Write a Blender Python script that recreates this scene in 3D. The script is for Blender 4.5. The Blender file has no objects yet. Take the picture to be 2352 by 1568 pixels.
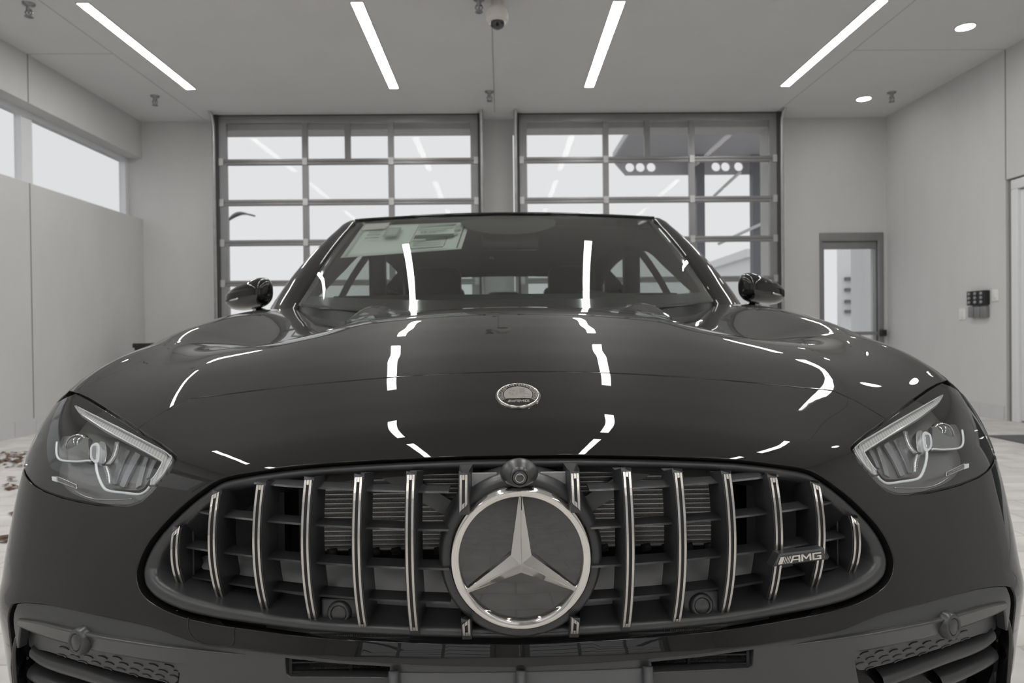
import bpy, bmesh, math, random
import numpy as np
from mathutils import Vector, Matrix
from mathutils.geometry import delaunay_2d_cdt
random.seed(7)
C = bpy.context.scene.collection
PI = math.pi

# ------------------------------------------------------------------ camera
F_PX = 1568.0
YAW, PIT, ROL = -0.01535, -0.0096, 0.0110
CAM = np.array([-0.0213, -0.90, 0.92])
def cam_rot():
    a, b, c = YAW, PIT, ROL
    Y = np.array([[math.cos(a), -math.sin(a), 0], [math.sin(a), math.cos(a), 0], [0, 0, 1]])
    P = np.array([[1, 0, 0], [0, math.cos(b), -math.sin(b)], [0, math.sin(b), math.cos(b)]])
    Q = np.array([[math.cos(c), 0, math.sin(c)], [0, 1, 0], [-math.sin(c), 0, math.cos(c)]])
    return Y @ P @ Q
ROT = cam_rot()
def ray(px, py):
    return ROT @ np.array([(px - 1176) / F_PX, 1.0, (784 - py) / F_PX])
def atY(px, py, Y):
    r = ray(px, py); return CAM + r * ((Y - CAM[1]) / r[1])
def atX(px, py, X):
    r = ray(px, py); return CAM + r * ((X - CAM[0]) / r[0])
def atZ(px, py, Z):
    r = ray(px, py); return CAM + r * ((Z - CAM[2]) / r[2])
cd = bpy.data.cameras.new('camera'); co = bpy.data.objects.new('camera', cd); C.objects.link(co)
cd.sensor_width = 36; cd.lens = 36 * F_PX / 2352; cd.clip_start = 0.02; cd.clip_end = 500
M4 = Matrix.Identity(4)
for i in range(3):
    M4[i][0] = ROT[i, 0]; M4[i][1] = ROT[i, 2]; M4[i][2] = -ROT[i, 1]; M4[i][3] = CAM[i]
co.matrix_world = M4
bpy.context.scene.camera = co
cd.dof.use_dof = True; cd.dof.focus_distance = 0.98; cd.dof.aperture_fstop = 8.0

# ------------------------------------------------------------------ materials
def mat(name, col, rough=0.5, metal=0.0, coat=0.0, coat_r=0.03, spec=0.5, noise=0.0, nscale=20.0, bump=0.0, emit=0.0, ecol=None, aniso=0.0):
    m = bpy.data.materials.new(name); m.use_nodes = True
    nt = m.node_tree; b = nt.nodes['Principled BSDF']
    b.inputs['Base Color'].default_value = (*col, 1); b.inputs['Roughness'].default_value = rough
    b.inputs['Metallic'].default_value = metal; b.inputs['Coat Weight'].default_value = coat
    b.inputs['Coat Roughness'].default_value = coat_r; b.inputs['Specular IOR Level'].default_value = spec
    if emit:
        b.inputs['Emission Color'].default_value = (*(ecol or col), 1); b.inputs['Emission Strength'].default_value = emit
    if noise or bump:
        tc = nt.nodes.new('ShaderNodeTexCoord'); n = nt.nodes.new('ShaderNodeTexNoise')
        n.inputs['Scale'].default_value = nscale; n.inputs['Detail'].default_value = 6
        nt.links.new(tc.outputs['Object'], n.inputs['Vector'])
        if noise:
            r = nt.nodes.new('ShaderNodeValToRGB')
            r.color_ramp.elements[0].position = 0.3; r.color_ramp.elements[1].position = 0.7
            r.color_ramp.elements[0].color = (*[c * (1 - noise) for c in col], 1)
            r.color_ramp.elements[1].color = (*[min(1, c * (1 + noise)) for c in col], 1)
            nt.links.new(n.outputs['Fac'], r.inputs['Fac']); nt.links.new(r.outputs['Color'], b.inputs['Base Color'])
        if bump:
            bp = nt.nodes.new('ShaderNodeBump'); bp.inputs['Strength'].default_value = bump; bp.inputs['Distance'].default_value = 0.01
            nt.links.new(n.outputs['Fac'], bp.inputs['Height']); nt.links.new(bp.outputs['Normal'], b.inputs['Normal'])
    return m
def glass(name, tint=(1, 1, 1), ior=1.5, rough=0.0, gain=1.0):
    m = bpy.data.materials.new(name); m.use_nodes = True; nt = m.node_tree
    nt.nodes.remove(nt.nodes['Principled BSDF']); out = nt.nodes['Material Output']
    t = nt.nodes.new('ShaderNodeBsdfTransparent'); t.inputs['Color'].default_value = (*tint, 1)
    g = nt.nodes.new('ShaderNodeBsdfGlossy'); g.inputs['Roughness'].default_value = rough
    fr = nt.nodes.new('ShaderNodeFresnel'); fr.inputs['IOR'].default_value = ior
    mu = nt.nodes.new('ShaderNodeMath'); mu.operation = 'MULTIPLY'; mu.use_clamp = True; mu.inputs[1].default_value = gain
    mx = nt.nodes.new('ShaderNodeMixShader')
    # the same reflection on both faces of the pane: the index is turned over on the back face
    geo = nt.nodes.new('ShaderNodeNewGeometry'); io = nt.nodes.new('ShaderNodeMix'); io.data_type = 'FLOAT'
    io.inputs[2].default_value = ior; io.inputs[3].default_value = 1 / ior
    nt.links.new(geo.outputs['Backfacing'], io.inputs[0]); nt.links.new(io.outputs[0], fr.inputs['IOR'])
    nt.links.new(fr.outputs['Fac'], mu.inputs[0]); nt.links.new(mu.outputs[0], mx.inputs['Fac'])
    nt.links.new(t.outputs[0], mx.inputs[1]); nt.links.new(g.outputs[0], mx.inputs[2])
    nt.links.new(mx.outputs[0], out.inputs['Surface'])
    return m
def wallmat(name, col, mott=0.05):
    m = mat(name, col, 0.85, spec=0.2)
    nt = m.node_tree; b = nt.nodes['Principled BSDF']
    tc = nt.nodes.new('ShaderNodeTexCoord'); n1 = nt.nodes.new('ShaderNodeTexNoise'); n2 = nt.nodes.new('ShaderNodeTexNoise')
    mp = nt.nodes.new('ShaderNodeMapping'); mp.inputs['Scale'].default_value = (1, 1, 0.35)
    nt.links.new(tc.outputs['Object'], mp.inputs['Vector'])
    n1.inputs['Scale'].default_value = 1.3; n1.inputs['Detail'].default_value = 8; n1.inputs['Roughness'].default_value = 0.65
    n2.inputs['Scale'].default_value = 90; n2.inputs['Detail'].default_value = 4
    nt.links.new(mp.outputs[0], n1.inputs['Vector']); nt.links.new(tc.outputs['Object'], n2.inputs['Vector'])
    r = nt.nodes.new('ShaderNodeValToRGB'); r.color_ramp.elements[0].position = .25; r.color_ramp.elements[1].position = .75
    r.color_ramp.elements[0].color = (*[c * (1 - mott) for c in col], 1); r.color_ramp.elements[1].color = (*[c * (1 + mott) for c in col], 1)
    nt.links.new(n1.outputs['Fac'], r.inputs['Fac']); nt.links.new(r.outputs['Color'], b.inputs['Base Color'])
    bp = nt.nodes.new('ShaderNodeBump'); bp.inputs['Strength'].default_value = .12; bp.inputs['Distance'].default_value = .004
    nt.links.new(n2.outputs['Fac'], bp.inputs['Height']); nt.links.new(bp.outputs['Normal'], b.inputs['Normal'])
    return m
def pavermat():
    m = mat('floor_pavers', (.45, .43, .41), 0.6, spec=.35); nt = m.node_tree; b = nt.nodes['Principled BSDF']
    tc = nt.nodes.new('ShaderNodeTexCoord'); br = nt.nodes.new('ShaderNodeTexBrick')
    br.inputs['Scale'].default_value = 1.0; br.inputs['Brick Width'].default_value = .42; br.inputs['Row Height'].default_value = .21
    br.inputs['Mortar Size'].default_value = .006; br.inputs['Mortar Smooth'].default_value = .4
    br.inputs['Color1'].default_value = (.74, .725, .705, 1); br.inputs['Color2'].default_value = (.68, .665, .65, 1); br.inputs['Mortar'].default_value = (.55, .535, .52, 1)
    n = nt.nodes.new('ShaderNodeTexNoise'); n.inputs['Scale'].default_value = 5; n.inputs['Detail'].default_value = 8
    mx = nt.nodes.new('ShaderNodeMix'); mx.data_type = 'RGBA'; mx.blend_type = 'MULTIPLY'; mx.inputs[0].default_value = .5
    nt.links.new(tc.outputs['Object'], br.inputs['Vector']); nt.links.new(tc.outputs['Object'], n.inputs['Vector'])
    rp = nt.nodes.new('ShaderNodeValToRGB'); rp.color_ramp.elements[0].position = .3; rp.color_ramp.elements[1].position = .65
    rp.color_ramp.elements[0].color = (.6, .58, .56, 1); rp.color_ramp.elements[1].color = (1, 1, 1, 1)
    nt.links.new(n.outputs['Fac'], rp.inputs['Fac'])
    nt.links.new(br.outputs['Color'], mx.inputs[6]); nt.links.new(rp.outputs['Color'], mx.inputs[7]); nt.links.new(mx.outputs[2], b.inputs['Base Color'])
    bp = nt.nodes.new('ShaderNodeBump'); bp.inputs['Strength'].default_value = .5; bp.inputs['Distance'].default_value = .006; bp.invert = True
    nt.links.new(br.outputs['Fac'], bp.inputs['Height']); nt.links.new(bp.outputs['Normal'], b.inputs['Normal'])
    return m
def linesmat(name, base, line, per, width, axis=2, rough=.5, metal=0.):
    """fine regular lines along one object axis (tubes of a cooler, ribs of a lens)"""
    m = mat(name, base, rough, metal); nt = m.node_tree; b = nt.nodes['Principled BSDF']
    tc = nt.nodes.new('ShaderNodeTexCoord'); sp = nt.nodes.new('ShaderNodeSeparateXYZ'); nt.links.new(tc.outputs['Object'], sp.inputs[0])
    d = nt.nodes.new('ShaderNodeMath'); d.operation = 'DIVIDE'; d.inputs[1].default_value = per
    fr = nt.nodes.new('ShaderNodeMath'); fr.operation = 'FRACT'; lt = nt.nodes.new('ShaderNodeMath'); lt.operation = 'LESS_THAN'; lt.inputs[1].default_value = width
    nt.links.new(sp.outputs[axis], d.inputs[0]); nt.links.new(d.outputs[0], fr.inputs[0]); nt.links.new(fr.outputs[0], lt.inputs[0])
    mx = nt.nodes.new('ShaderNodeMix'); mx.data_type = 'RGBA'; mx.inputs[6].default_value = (*base, 1); mx.inputs[7].default_value = (*line, 1)
    nt.links.new(lt.outputs[0], mx.inputs[0]); nt.links.new(mx.outputs[2], b.inputs['Base Color'])
    return m
M = {}
M['paint'] = mat('black_car_paint', (.0105, .0104, .0103), .45, 0, 1.0, .012, .04)
M['gloss'] = mat('gloss_black_trim', (.006, .006, .006), .12, 0, 1.0, .02)
M['satin'] = mat('satin_black_plastic', (.040, .041, .043), .33, spec=.6, bump=.04, nscale=900)
M['matte'] = mat('matte_black_plastic', (.038, .039, .041), .30, spec=.75, bump=.03, nscale=700)
M['deep'] = mat('deep_black_plastic', (.02, .02, .021), .55, spec=.35)
M['grey_plastic'] = mat('grey_inner_plastic', (.34, .34, .345), .5, spec=.4)
M['beam'] = mat('pale_grey_foam', (.55, .55, .56), .6, spec=.3)
M['panel_plastic'] = mat('dark_grey_plastic', (.085, .086, .09), .45, spec=.45, bump=.05, nscale=800)
M['chrome'] = mat('polished_chrome', (.72, .70, .67), .07, 1.0)
M['dark_chrome'] = mat('satin_dark_chrome', (.60, .575, .55), .24, 1.0)
M['badge_silver'] = mat('badge_silver', (.62, .60, .57), .3, .9)
M['badge_black'] = mat('badge_black_enamel', (.008, .008, .008), .15, coat=1)
M['emblem_glass'] = mat('emblem_black_glass', (.012, .012, .012), .05, 0, 1.0, .0, .8)
M['rubber'] = mat('black_rubber', (.012, .012, .012), .6, spec=.3)
M['tyre'] = mat('tyre_rubber', (.014, .014, .014), .75, noise=.2, nscale=60)
M['rim'] = mat('grey_alloy', (.18, .18, .19), .25, .9)
M['windscreen'] = glass('windscreen_glass', (.66, .70, .68), 1.5, 0, 1.5)
M['side_glass'] = glass('side_window_glass', (.78, .83, .82), 1.45)
M['lamp_glass'] = glass('headlamp_lens', (.96, .97, .98), 1.5, 0, 1.5)
M['door_glass'] = glass('door_pane_glass', (.97, .975, .98), 1.45, 0, .18)
M['clear'] = mat('clear_lens_plastic', (.80, .83, .85), .12, .0, 1.0, .02)
M['drl'] = linesmat('light_guide_plastic', (.62, .62, .60), (.42, .42, .41), .007, .3, 0, .25)
M['reflector'] = mat('lamp_reflector', (.60, .61, .62), .18, .9)
M['lamp_facet'] = mat('lamp_facet', (.34, .35, .36), .22, .7)
M['lamp_inner'] = mat('lamp_inner_bezel', (.15, .147, .143), .3, .2, .6)
M['projector'] = mat('projector_lens', (.20, .21, .22), .04, .6, 1.0, 0)
M['cabin'] = mat('dark_cabin_trim', (.018, .018, .019), .6, spec=.3)
M['seat'] = mat('black_leather', (.016, .016, .017), .45, bump=.1, nscale=150)
M['headliner'] = mat('dark_headliner', (.03, .03, .031), .9)
M['fins'] = mat('cooler_fins', (.20, .197, .193), .5, .2, noise=.35, nscale=400)
M['tube'] = mat('cooler_tubes', (.62, .61, .60), .35, .5)
M['paper'] = mat('price_sheet_paper', (.80, .86, .80), .7)
M['paper_pink'] = mat('price_sheet_strip', (.78, .72, .72), .7)
M['ink'] = mat('printed_ink', (.06, .08, .065), .7)
M['ink2'] = mat('printed_grey', (.50, .55, .50), .7)
M['alu'] = mat('clear_anodised_aluminium', (.27, .27, .275), .40, .5, noise=.06, nscale=3)
M['alu_dark'] = mat('dark_seal_rubber', (.05, .05, .052), .6)  # even dark grey rubber for the seals round the glass doors
M['white_frame'] = mat('white_painted_frame', (.78, .79, .81), .4)
M['gunmetal'] = mat('tarnished_chrome', (.30, .30, .31), .3, .9)
M['steel'] = mat('galvanised_steel', (.5, .5, .5), .4, .8, noise=.1, nscale=12)
M['strip'] = mat('led_diffuser', (1, 1, 1), .5, emit=33.0, ecol=(1.0, .984, .955))
M['down'] = mat('downlight_diffuser', (1, 1, 1), .5, emit=26.0, ecol=(1.0, .975, .93))
M['ceil_white'] = mat('white_lamp_trim', (.75, .75, .74), .5)
M['cam_white'] = mat('camera_white_plastic', (.72, .69, .65), .45)
M['cam_dome'] = mat('camera_smoked_dome', (.012, .013, .014), .05, coat=1)
M['switch_white'] = mat('switch_white_plastic', (.78, .78, .76), .4)
M['leaf'] = mat('dry_leaf', (.12, .07, .045), .8, noise=.5, nscale=25)
M['mat'] = mat('grey_ribbed_mat', (.13, .13, .135), .9, bump=.6, nscale=120)
M['bin'] = mat('bin_black_plastic', (.012, .012, .013), .45)
M['canopy'] = mat('canopy_grey_steel', (.58, .58, .60), .5, .2)
M['canopy_dark'] = mat('canopy_column_grey', (.19, .195, .21), .5, .2)
M['facade'] = mat('white_facade', (.86, .87, .88), .7)
M['conc'] = mat('outdoor_concrete', (.52, .51, .5), .85, noise=.1, nscale=2)
M['shrub'] = mat('shrub_leaves', (.12, .15, .07), .8, noise=.4, nscale=8)
M['wall'] = wallmat('wall_plaster', (.605, .604, .60)); M['wall_r'] = wallmat('wall_plaster_pale', (.64, .64, .64))
M['ceiling'] = wallmat('ceiling_plaster', (.70, .70, .70), .03)
M['base'] = wallmat('base_tile', (.60, .60, .61)); M['joint_pale'] = mat('ceiling_joint_filler', (.40, .40, .40), .9); M['joint'] = mat('joint_filler', (.24, .23, .225), .9)
M['floor'] = pavermat()

# ------------------------------------------------------------------ object helpers
def tag(o, label=None, cat=None, group=None, kind=None):
    if label: o['label'] = label
    if cat: o['category'] = cat
    if group: o['group'] = group
    if kind: o['kind'] = kind
    return o
def empty(name, loc=(0, 0, 0), label=None, cat=None, group=None, kind=None):
    o = bpy.data.objects.new(name, None); C.objects.link(o); o.location = loc; o.empty_display_size = .1
    return tag(o, label, cat, group, kind)
def mesh_obj(name, verts, faces, m, parent=None, smooth=False, loc=None):
    me = bpy.data.meshes.new(name); me.from_pydata([tuple(map(float, v)) for v in verts], [], [tuple(int(i) for i in f) for f in faces]); me.update()
    mats = m if isinstance(m, (list, tuple)) else [m]
    for mm in mats: me.materials.append(mm)
    if smooth: me.polygons.foreach_set('use_smooth', [True] * len(me.polygons))
    o = bpy.data.objects.new(name, me); C.objects.link(o)
    if parent is not None:
        o.parent = parent
        o.matrix_parent_inverse = Matrix.Identity(4)
        # children are modelled in world coordinates: subtract the parents' offset
        off = Vector((0, 0, 0)); p = parent
        while p is not None: off += p.location; p = p.parent
        o.location = -off if loc is None else Vector(loc) - off
    elif loc is not None: o.location = loc
    return o
class MB:
    def __init__(s): s.v = []; s.f = []; s.mi = []; s.sm = []
    def add(s, vs, fs, mi=0, sm=False):
        b = len(s.v); s.v += [tuple(map(float, v)) for v in vs]
        for f in fs: s.f.append(tuple(int(i) + b for i in f)); s.mi.append(mi); s.sm.append(sm)
        return s
    def box(s, x0, x1, y0, y1, z0, z1, mi=0, bev=0.0):
        if bev:
            bm = bmesh.new(); bmesh.ops.create_cube(bm, size=1)
            for v in bm.verts: v.co = Vector(((x0 + x1) / 2 + v.co.x * (x1 - x0), (y0 + y1) / 2 + v.co.y * (y1 - y0), (z0 + z1) / 2 + v.co.z * (z1 - z0)))
            bmesh.ops.bevel(bm, geom=bm.edges[:], offset=bev, segments=3, affect='EDGES', profile=.5)
            bm.verts.index_update(); s.add([v.co for v in bm.verts], [[v.index for v in f.verts] for f in bm.faces], mi, True); bm.free(); return s
        vs = [(x, y, z) for x in (x0, x1) for y in (y0, y1) for z in (z0, z1)]
        return s.add(vs, [(0, 1, 3, 2), (4, 6, 7, 5), (0, 4, 5, 1), (2, 3, 7, 6), (0, 2, 6, 4), (1, 5, 7, 3)], mi)
    def tube(s, pts, r, n=10, mi=0, closed=False, caps=True):
        P = [Vector(p) for p in pts]; N = len(P); rs = r if isinstance(r, (list, tuple)) else [r] * N
        up = None; vs = []
        for i in range(N):
            t = (P[(i + 1) % N] - P[i - 1]) if (closed or 0 < i < N - 1) else (P[1] - P[0] if i == 0 else P[-1] - P[-2])
            t.normalize()
            if up is None:
                up = t.orthogonal().normalized()
            up = (up - t * up.dot(t)).normalized(); w = t.cross(up)
            for k in range(n):
                a = 2 * PI * k / n; vs.append(P[i] + (up * math.cos(a) + w * math.sin(a)) * rs[i])
        fs = []
        for i in range(N if closed else N - 1):
            j = (i + 1) % N
            for k in range(n): fs.append((i * n + k, i * n + (k + 1) % n, j * n + (k + 1) % n, j * n + k))
        if caps and not closed: fs += [tuple(range(n))[::-1], tuple(range((N - 1) * n, N * n))]
        return s.add(vs, fs, mi, True)
    def lathe(s, prof, c, axis=(0, 0, 1), n=48, mi=0, xdir=None, sx=1.0, sy=1.0):
        ax = Vector(axis).normalized(); u = Vector(xdir) if xdir is not None else ax.orthogonal(); u = (u - ax * u.dot(ax)).normalized(); w = ax.cross(u); c = Vector(c)
        vs = []; fs = []; k = len(prof)
        for i in range(n):
            a = 2 * PI * i / n
            for (r, h) in prof: vs.append(c + (u * math.cos(a) * sx + w * math.sin(a) * sy) * r + ax * h)
        for i in range(n):
            j = (i + 1) % n
            for q in range(k - 1): fs.append((i * k + q, j * k + q, j * k + q + 1, i * k + q + 1))
        return s.add(vs, fs, mi, True)
    def build(s, name, m, parent=None, smooth_all=False):
        o = mesh_obj(name, s.v, s.f, m, parent)
        me = o.data; me.polygons.foreach_set('material_index', s.mi); me.polygons.foreach_set('use_smooth', [x or smooth_all for x in s.sm])
        bm = bmesh.new(); bm.from_mesh(me); bmesh.ops.remove_doubles(bm, verts=bm.verts[:], dist=1e-6); bmesh.ops.recalc_face_normals(bm, faces=bm.faces[:]); bm.to_mesh(me); bm.free()
        return o
def sharpen(o, ang=35):
    me = o.data
    try: me.set_sharp_from_angle(angle=math.radians(ang))
    except Exception: pass
    return o
def grid_obj(name, rows, m, parent=None, close_u=False, smooth=True, thick=0.0):
    """a lofted sheet from rows of points"""
    nr, nc = len(rows), len(rows[0]); vs = [p for r in rows for p in r]; fs = []
    for i in range(nr - 1):
        for j in range(nc if close_u else nc - 1):
            k = (j + 1) % nc; fs.append((i * nc + j, i * nc + k, (i + 1) * nc + k, (i + 1) * nc + j))
    o = mesh_obj(name, vs, fs, m, parent, smooth)
    if thick:
        md = o.modifiers.new('solid', 'SOLIDIFY'); md.thickness = thick; md.offset = 0
    return o
def copy_tree(o, parent=None, dx=None, mirror=False):
    c = o.copy(); C.objects.link(c); c.parent = parent
    for ch in list(o.children): copy_tree(ch, c)
    return c
def mirror_part(o, parent):
    """a mirrored twin (across the car's centre plane) of a part and its pieces"""
    me = o.data.copy()
    nv = len(me.vertices); co_ = np.empty(nv * 3, 'f'); me.vertices.foreach_get('co', co_); co_ = co_.reshape(-1, 3)
    wx = o.matrix_basis.translation
    co_[:, 0] = -co_[:, 0]; me.vertices.foreach_set('co', co_.ravel())
    hasn = me.has_custom_normals
    if hasn:
        vn = np.zeros((nv, 3)); ln = np.empty(len(me.loops) * 3, 'f'); o.data.corner_normals.foreach_get('vector', ln); ln = ln.reshape(-1, 3)
        li = np.empty(len(me.loops), 'i'); o.data.loops.foreach_get('vertex_index', li); vn[li] = ln; vn[:, 0] *= -1
    me.flip_normals(); me.update()
    if hasn: me.normals_split_custom_set_from_vertices(vn.tolist())
    c = bpy.data.objects.new(o.name.split('.')[0], me); C.objects.link(c); c.parent = parent; c.location = o.location
    for k in o.keys():
        if k in ('label', 'category', 'group', 'kind'): c[k] = o[k]
    for md in o.modifiers:
        if md.type == 'SOLIDIFY':
            n = c.modifiers.new('solid', 'SOLIDIFY'); n.thickness = md.thickness; n.offset = md.offset
    for ch in list(o.children): mirror_part(ch, c)
    return c
# ------------------------------------------------------------------ the body skin: top, front and side sheets blended into one surface
def smooth_table(xs, ys, sig, lo, hi, step=.002):
    g = np.arange(lo - 4 * sig, hi + 4 * sig, step)
    xs = np.array(xs, float); ys = np.array(ys, float)
    y = np.interp(g, xs, ys)
    y = np.where(g < xs[0], ys[0] + (g - xs[0]) * (ys[1] - ys[0]) / (xs[1] - xs[0]), y)
    y = np.where(g > xs[-1], ys[-1] + (g - xs[-1]) * (ys[-1] - ys[-2]) / (xs[-1] - xs[-2]), y)
    k = np.exp(-.5 * (np.arange(-3 * sig, 3 * sig + step, step) / sig) ** 2); k /= k.sum()
    s = np.convolve(y, k, 'same'); n = len(k)
    s[:n] = y[:n]; s[-n:] = y[-n:]
    return g, s
G_H0 = smooth_table([-.06, .02, .053, .059, .068, .080, .093, .110, .129, .149, .171, .195, .222, .253, .289, .332, .382, .441, .516, .56, .62, .70, .80, .92, 1.06, 1.2, 1.6],
                    [.55, .685, .749, .760, .771, .782, .793, .803, .814, .826, .837, .849, .862, .875, .889, .903, .919, .936, .955, .9645, .974, .983, .9905, .9955, .998, .998, .985], .012, -.3, 1.8)
G_HC = smooth_table([-.3, 0, .1, .2, .3, .4, .45, .5, .6, .85, 1.1, 1.3, 1.5, 1.8],
                    [.30, .51, .585, .66, .735, .80, .826, .854, .900, .970, 1.014, 1.036, 1.044, 1.05], .05, -.6, 2.0)
G_HS = smooth_table([-.2, 0, .1, .18, .25, .35, .6, .8, 1.0, 1.1, 1.3, 1.5, 1.65, 1.8],
                    [.36, .56, .66, .728, .772, .812, .858, .892, .925, .940, .967, .991, 1.006, 1.02], .04, -.6, 2.0)
G_Y0 = smooth_table([0, .18, .25, .33, .40, .455, .475, .49, .51, .6, .7, .75, .8, 1.1],
                    [.14, .10, .06, .03, .022, .012, .008, .009, .018, .032, .043, .05, .055, .09], .010, -.1, 1.2, .001)
def T(tab, x): return np.interp(x, tab[0], tab[1])
def sstep(a, b, x):
    t = np.clip((x - a) / (b - a), 0, 1); return t * t * (3 - 2 * t)
def smax(a, b, k):
    h = np.maximum(k - np.abs(a - b), 0) / k
    return np.maximum(a, b) + h * h * k * .25
def plan(X): return .305 * np.abs(X) ** 2.3
def Htop(X, Y):
    X = np.abs(X)
    # raised middle, lower shelf beside it, fender crest at the outside
    mid = T(G_H0, Y - plan(np.minimum(X, .6))) - .030 * (np.minimum(X, .6) / .385) ** 2 * (1 - .75 * sstep(.6, 1.1, Y)) * sstep(.0, .3, Y)
    mid = mid + .020 * sstep(.6, 1.15, Y) * np.exp(-((X - .385) / .055) ** 2)
    hs, hc = T(G_HS, Y), T(G_HC, Y)
    out = hs + (hc - hs) * sstep(.60, .92, X) * 1.02
    x0 = .28 + .105 * sstep(.4, 1.0, Y); x1 = .64 - .11 * sstep(.4, 1.0, Y)
    t = sstep(x0, x1, X)
    back = mid * (1 - t) + out * t
    w = np.minimum((X / .86) ** 2, 1.25)
    bend = lambda x: .009 * np.logaddexp(0, (x - .60) / .009)
    fore = T(G_H0, Y - plan(X)) * (1 - w) + hc * w + .125 * sstep(.12, .38, Y) * (bend(.86) * w - bend(X))
    k = sstep(.36, .84, Y)
    return fore * (1 - k) + back * k
def Ffront(X, Z):
    X = np.abs(X)
    y = plan(X) + T(G_Y0, Z)
    return y + .75 * np.maximum(Z - .475, 0) ** 2 * sstep(.40, .68, X)
def Gside(Y, Z):
    g = .915 - .022 * (np.clip(.85 - Y, 0, 2) / .85) ** 2
    g = g - .22 * np.maximum(Z - .62, 0) ** 2 - .25 * np.maximum(.5 - Z, 0) ** 2
    return g
def phi(p):
    X, Y, Z = p[..., 0], p[..., 1], p[..., 2]
    a = (Z - Htop(X, Y)) * .85
    b = Ffront(X, Z) - Y
    c = np.abs(X) - Gside(Y, Z)
    return smax(smax(b, c, .11), a, .05 + .08 * sstep(.42, .72, Y) * sstep(.5, .8, np.abs(X)))
def grad(p):
    e = 1.5e-3; g = np.stack([phi(p + np.eye(3)[k] * e) - phi(p - np.eye(3)[k] * e) for k in range(3)], -1)
    return g / np.linalg.norm(g, axis=-1, keepdims=True)
CEN = np.array([0, .95, .35]); AX = np.array([0, -.70711, .70711]); AU = np.array([1., 0, 0]); AV = np.cross(AX, AU)
def to2(p):
    d = np.asarray(p, float) - CEN; d = d / np.linalg.norm(d, axis=-1, keepdims=True)
    w = 1 + d @ AX; return np.stack([2 * (d @ AU) / w, 2 * (d @ AV) / w], -1)
def from2(q):
    q = np.asarray(q, float); r2 = (q ** 2).sum(-1, keepdims=True) / 4
    d = (q[..., :1] * AU + q[..., 1:] * AV) / (1 + r2) + AX * (1 - r2) / (1 + r2)
    return d / np.linalg.norm(d, axis=-1, keepdims=True)
def skin(q, lev=0.0):
    d = from2(q); ts = np.linspace(.25, 1.6, 70)
    lo = np.full(len(d), .25); hi = np.full(len(d), 1.6); done = np.zeros(len(d), bool); prev = ts[0]
    for t in ts[1:]:
        v = phi(CEN + d * t) - lev; hit = (v > 0) & ~done
        lo[hit] = prev; hi[hit] = t; done |= hit; prev = t
    for _ in range(22):
        m = (lo + hi) / 2; v = phi(CEN + d * m[:, None]) - lev; lo = np.where(v > 0, lo, m); hi = np.where(v > 0, m, hi)
    return CEN + d * ((lo + hi) / 2)[:, None]
def hit(px, py, lev=0.0):
    """where the sight line through a point of the picture first meets the body skin"""
    r = ray(px, py); t = np.linspace(.6, 3.6, 1500); p = CAM + r * t[:, None]; v = phi(p) - lev; k = np.argmax(v < 0)
    if v[k] >= 0 or k == 0:
        k = int(np.argmin(v)); return p[k]
    a, b = t[k - 1], t[k]
    for _ in range(25):
        m = (a + b) / 2
        if phi(CAM + r * m) > lev: a = m
        else: b = m
    return CAM + r * b
def trace(pts, lev=0.0):
    """mean of picture points (given on the left half) -> right-half skin points"""
    out = []
    for (x, y) in pts:
        p = hit(x, y, lev); out.append(np.array([abs(p[0]), p[1], p[2]]))
    return out
def ontop(X, Y): return np.array([X, Y, float(Htop(np.array(X), np.array(Y)))])
def onside(Y, Z): return np.array([float(Gside(np.array(Y), np.array(Z))), Y, Z])
def catmull(P, n=6, closed=False):
    P = [np.asarray(p, float) for p in P]; N = len(P); out = []
    for i in range(N if closed else N - 1):
        if closed: a, b, c, d = P[i - 1], P[i], P[(i + 1) % N], P[(i + 2) % N]
        else: a, b, c, d = P[max(i - 1, 0)], P[i], P[i + 1], P[min(i + 2, N - 1)]
        for k in range(n):
            t = k / n
            out.append(.5 * ((2 * b) + (c - a) * t + (2 * a - 5 * b + 4 * c - d) * t * t + (3 * b - a - 3 * c + d) * t ** 3))
    if not closed: out.append(P[-1])
    return out
def mir(P): return [np.array([-p[0], p[1], p[2]]) for p in P]
def resample2(q, h):
    q = np.asarray(q); out = []
    for i in range(len(q)):
        a, b = q[i], q[(i + 1) % len(q)]; n = max(1, int(np.linalg.norm(b - a) / h + .5))
        for k in range(n): out.append(a + (b - a) * k / n)
    return np.array(out)
def inpoly(p, poly):
    x, y = p[:, 0], p[:, 1]; c = np.zeros(len(p), bool); n = len(poly)
    for i in range(n):
        x1, y1 = poly[i]; x2, y2 = poly[(i + 1) % n]
        if y1 == y2: continue
        c ^= ((y1 > y) != (y2 > y)) & (x < (x2 - x1) * (y - y1) / (y2 - y1) + x1)
    return c
def dist_poly(p, poly):
    d = np.full(len(p), 1e9); n = len(poly)
    for i in range(n):
        a = poly[i]; b = poly[(i + 1) % n]; ab = b - a; t = np.clip(((p - a) @ ab) / max(ab @ ab, 1e-12), 0, 1)
        d = np.minimum(d, np.linalg.norm(p - (a + t[:, None] * ab), axis=1))
    return d
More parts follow.
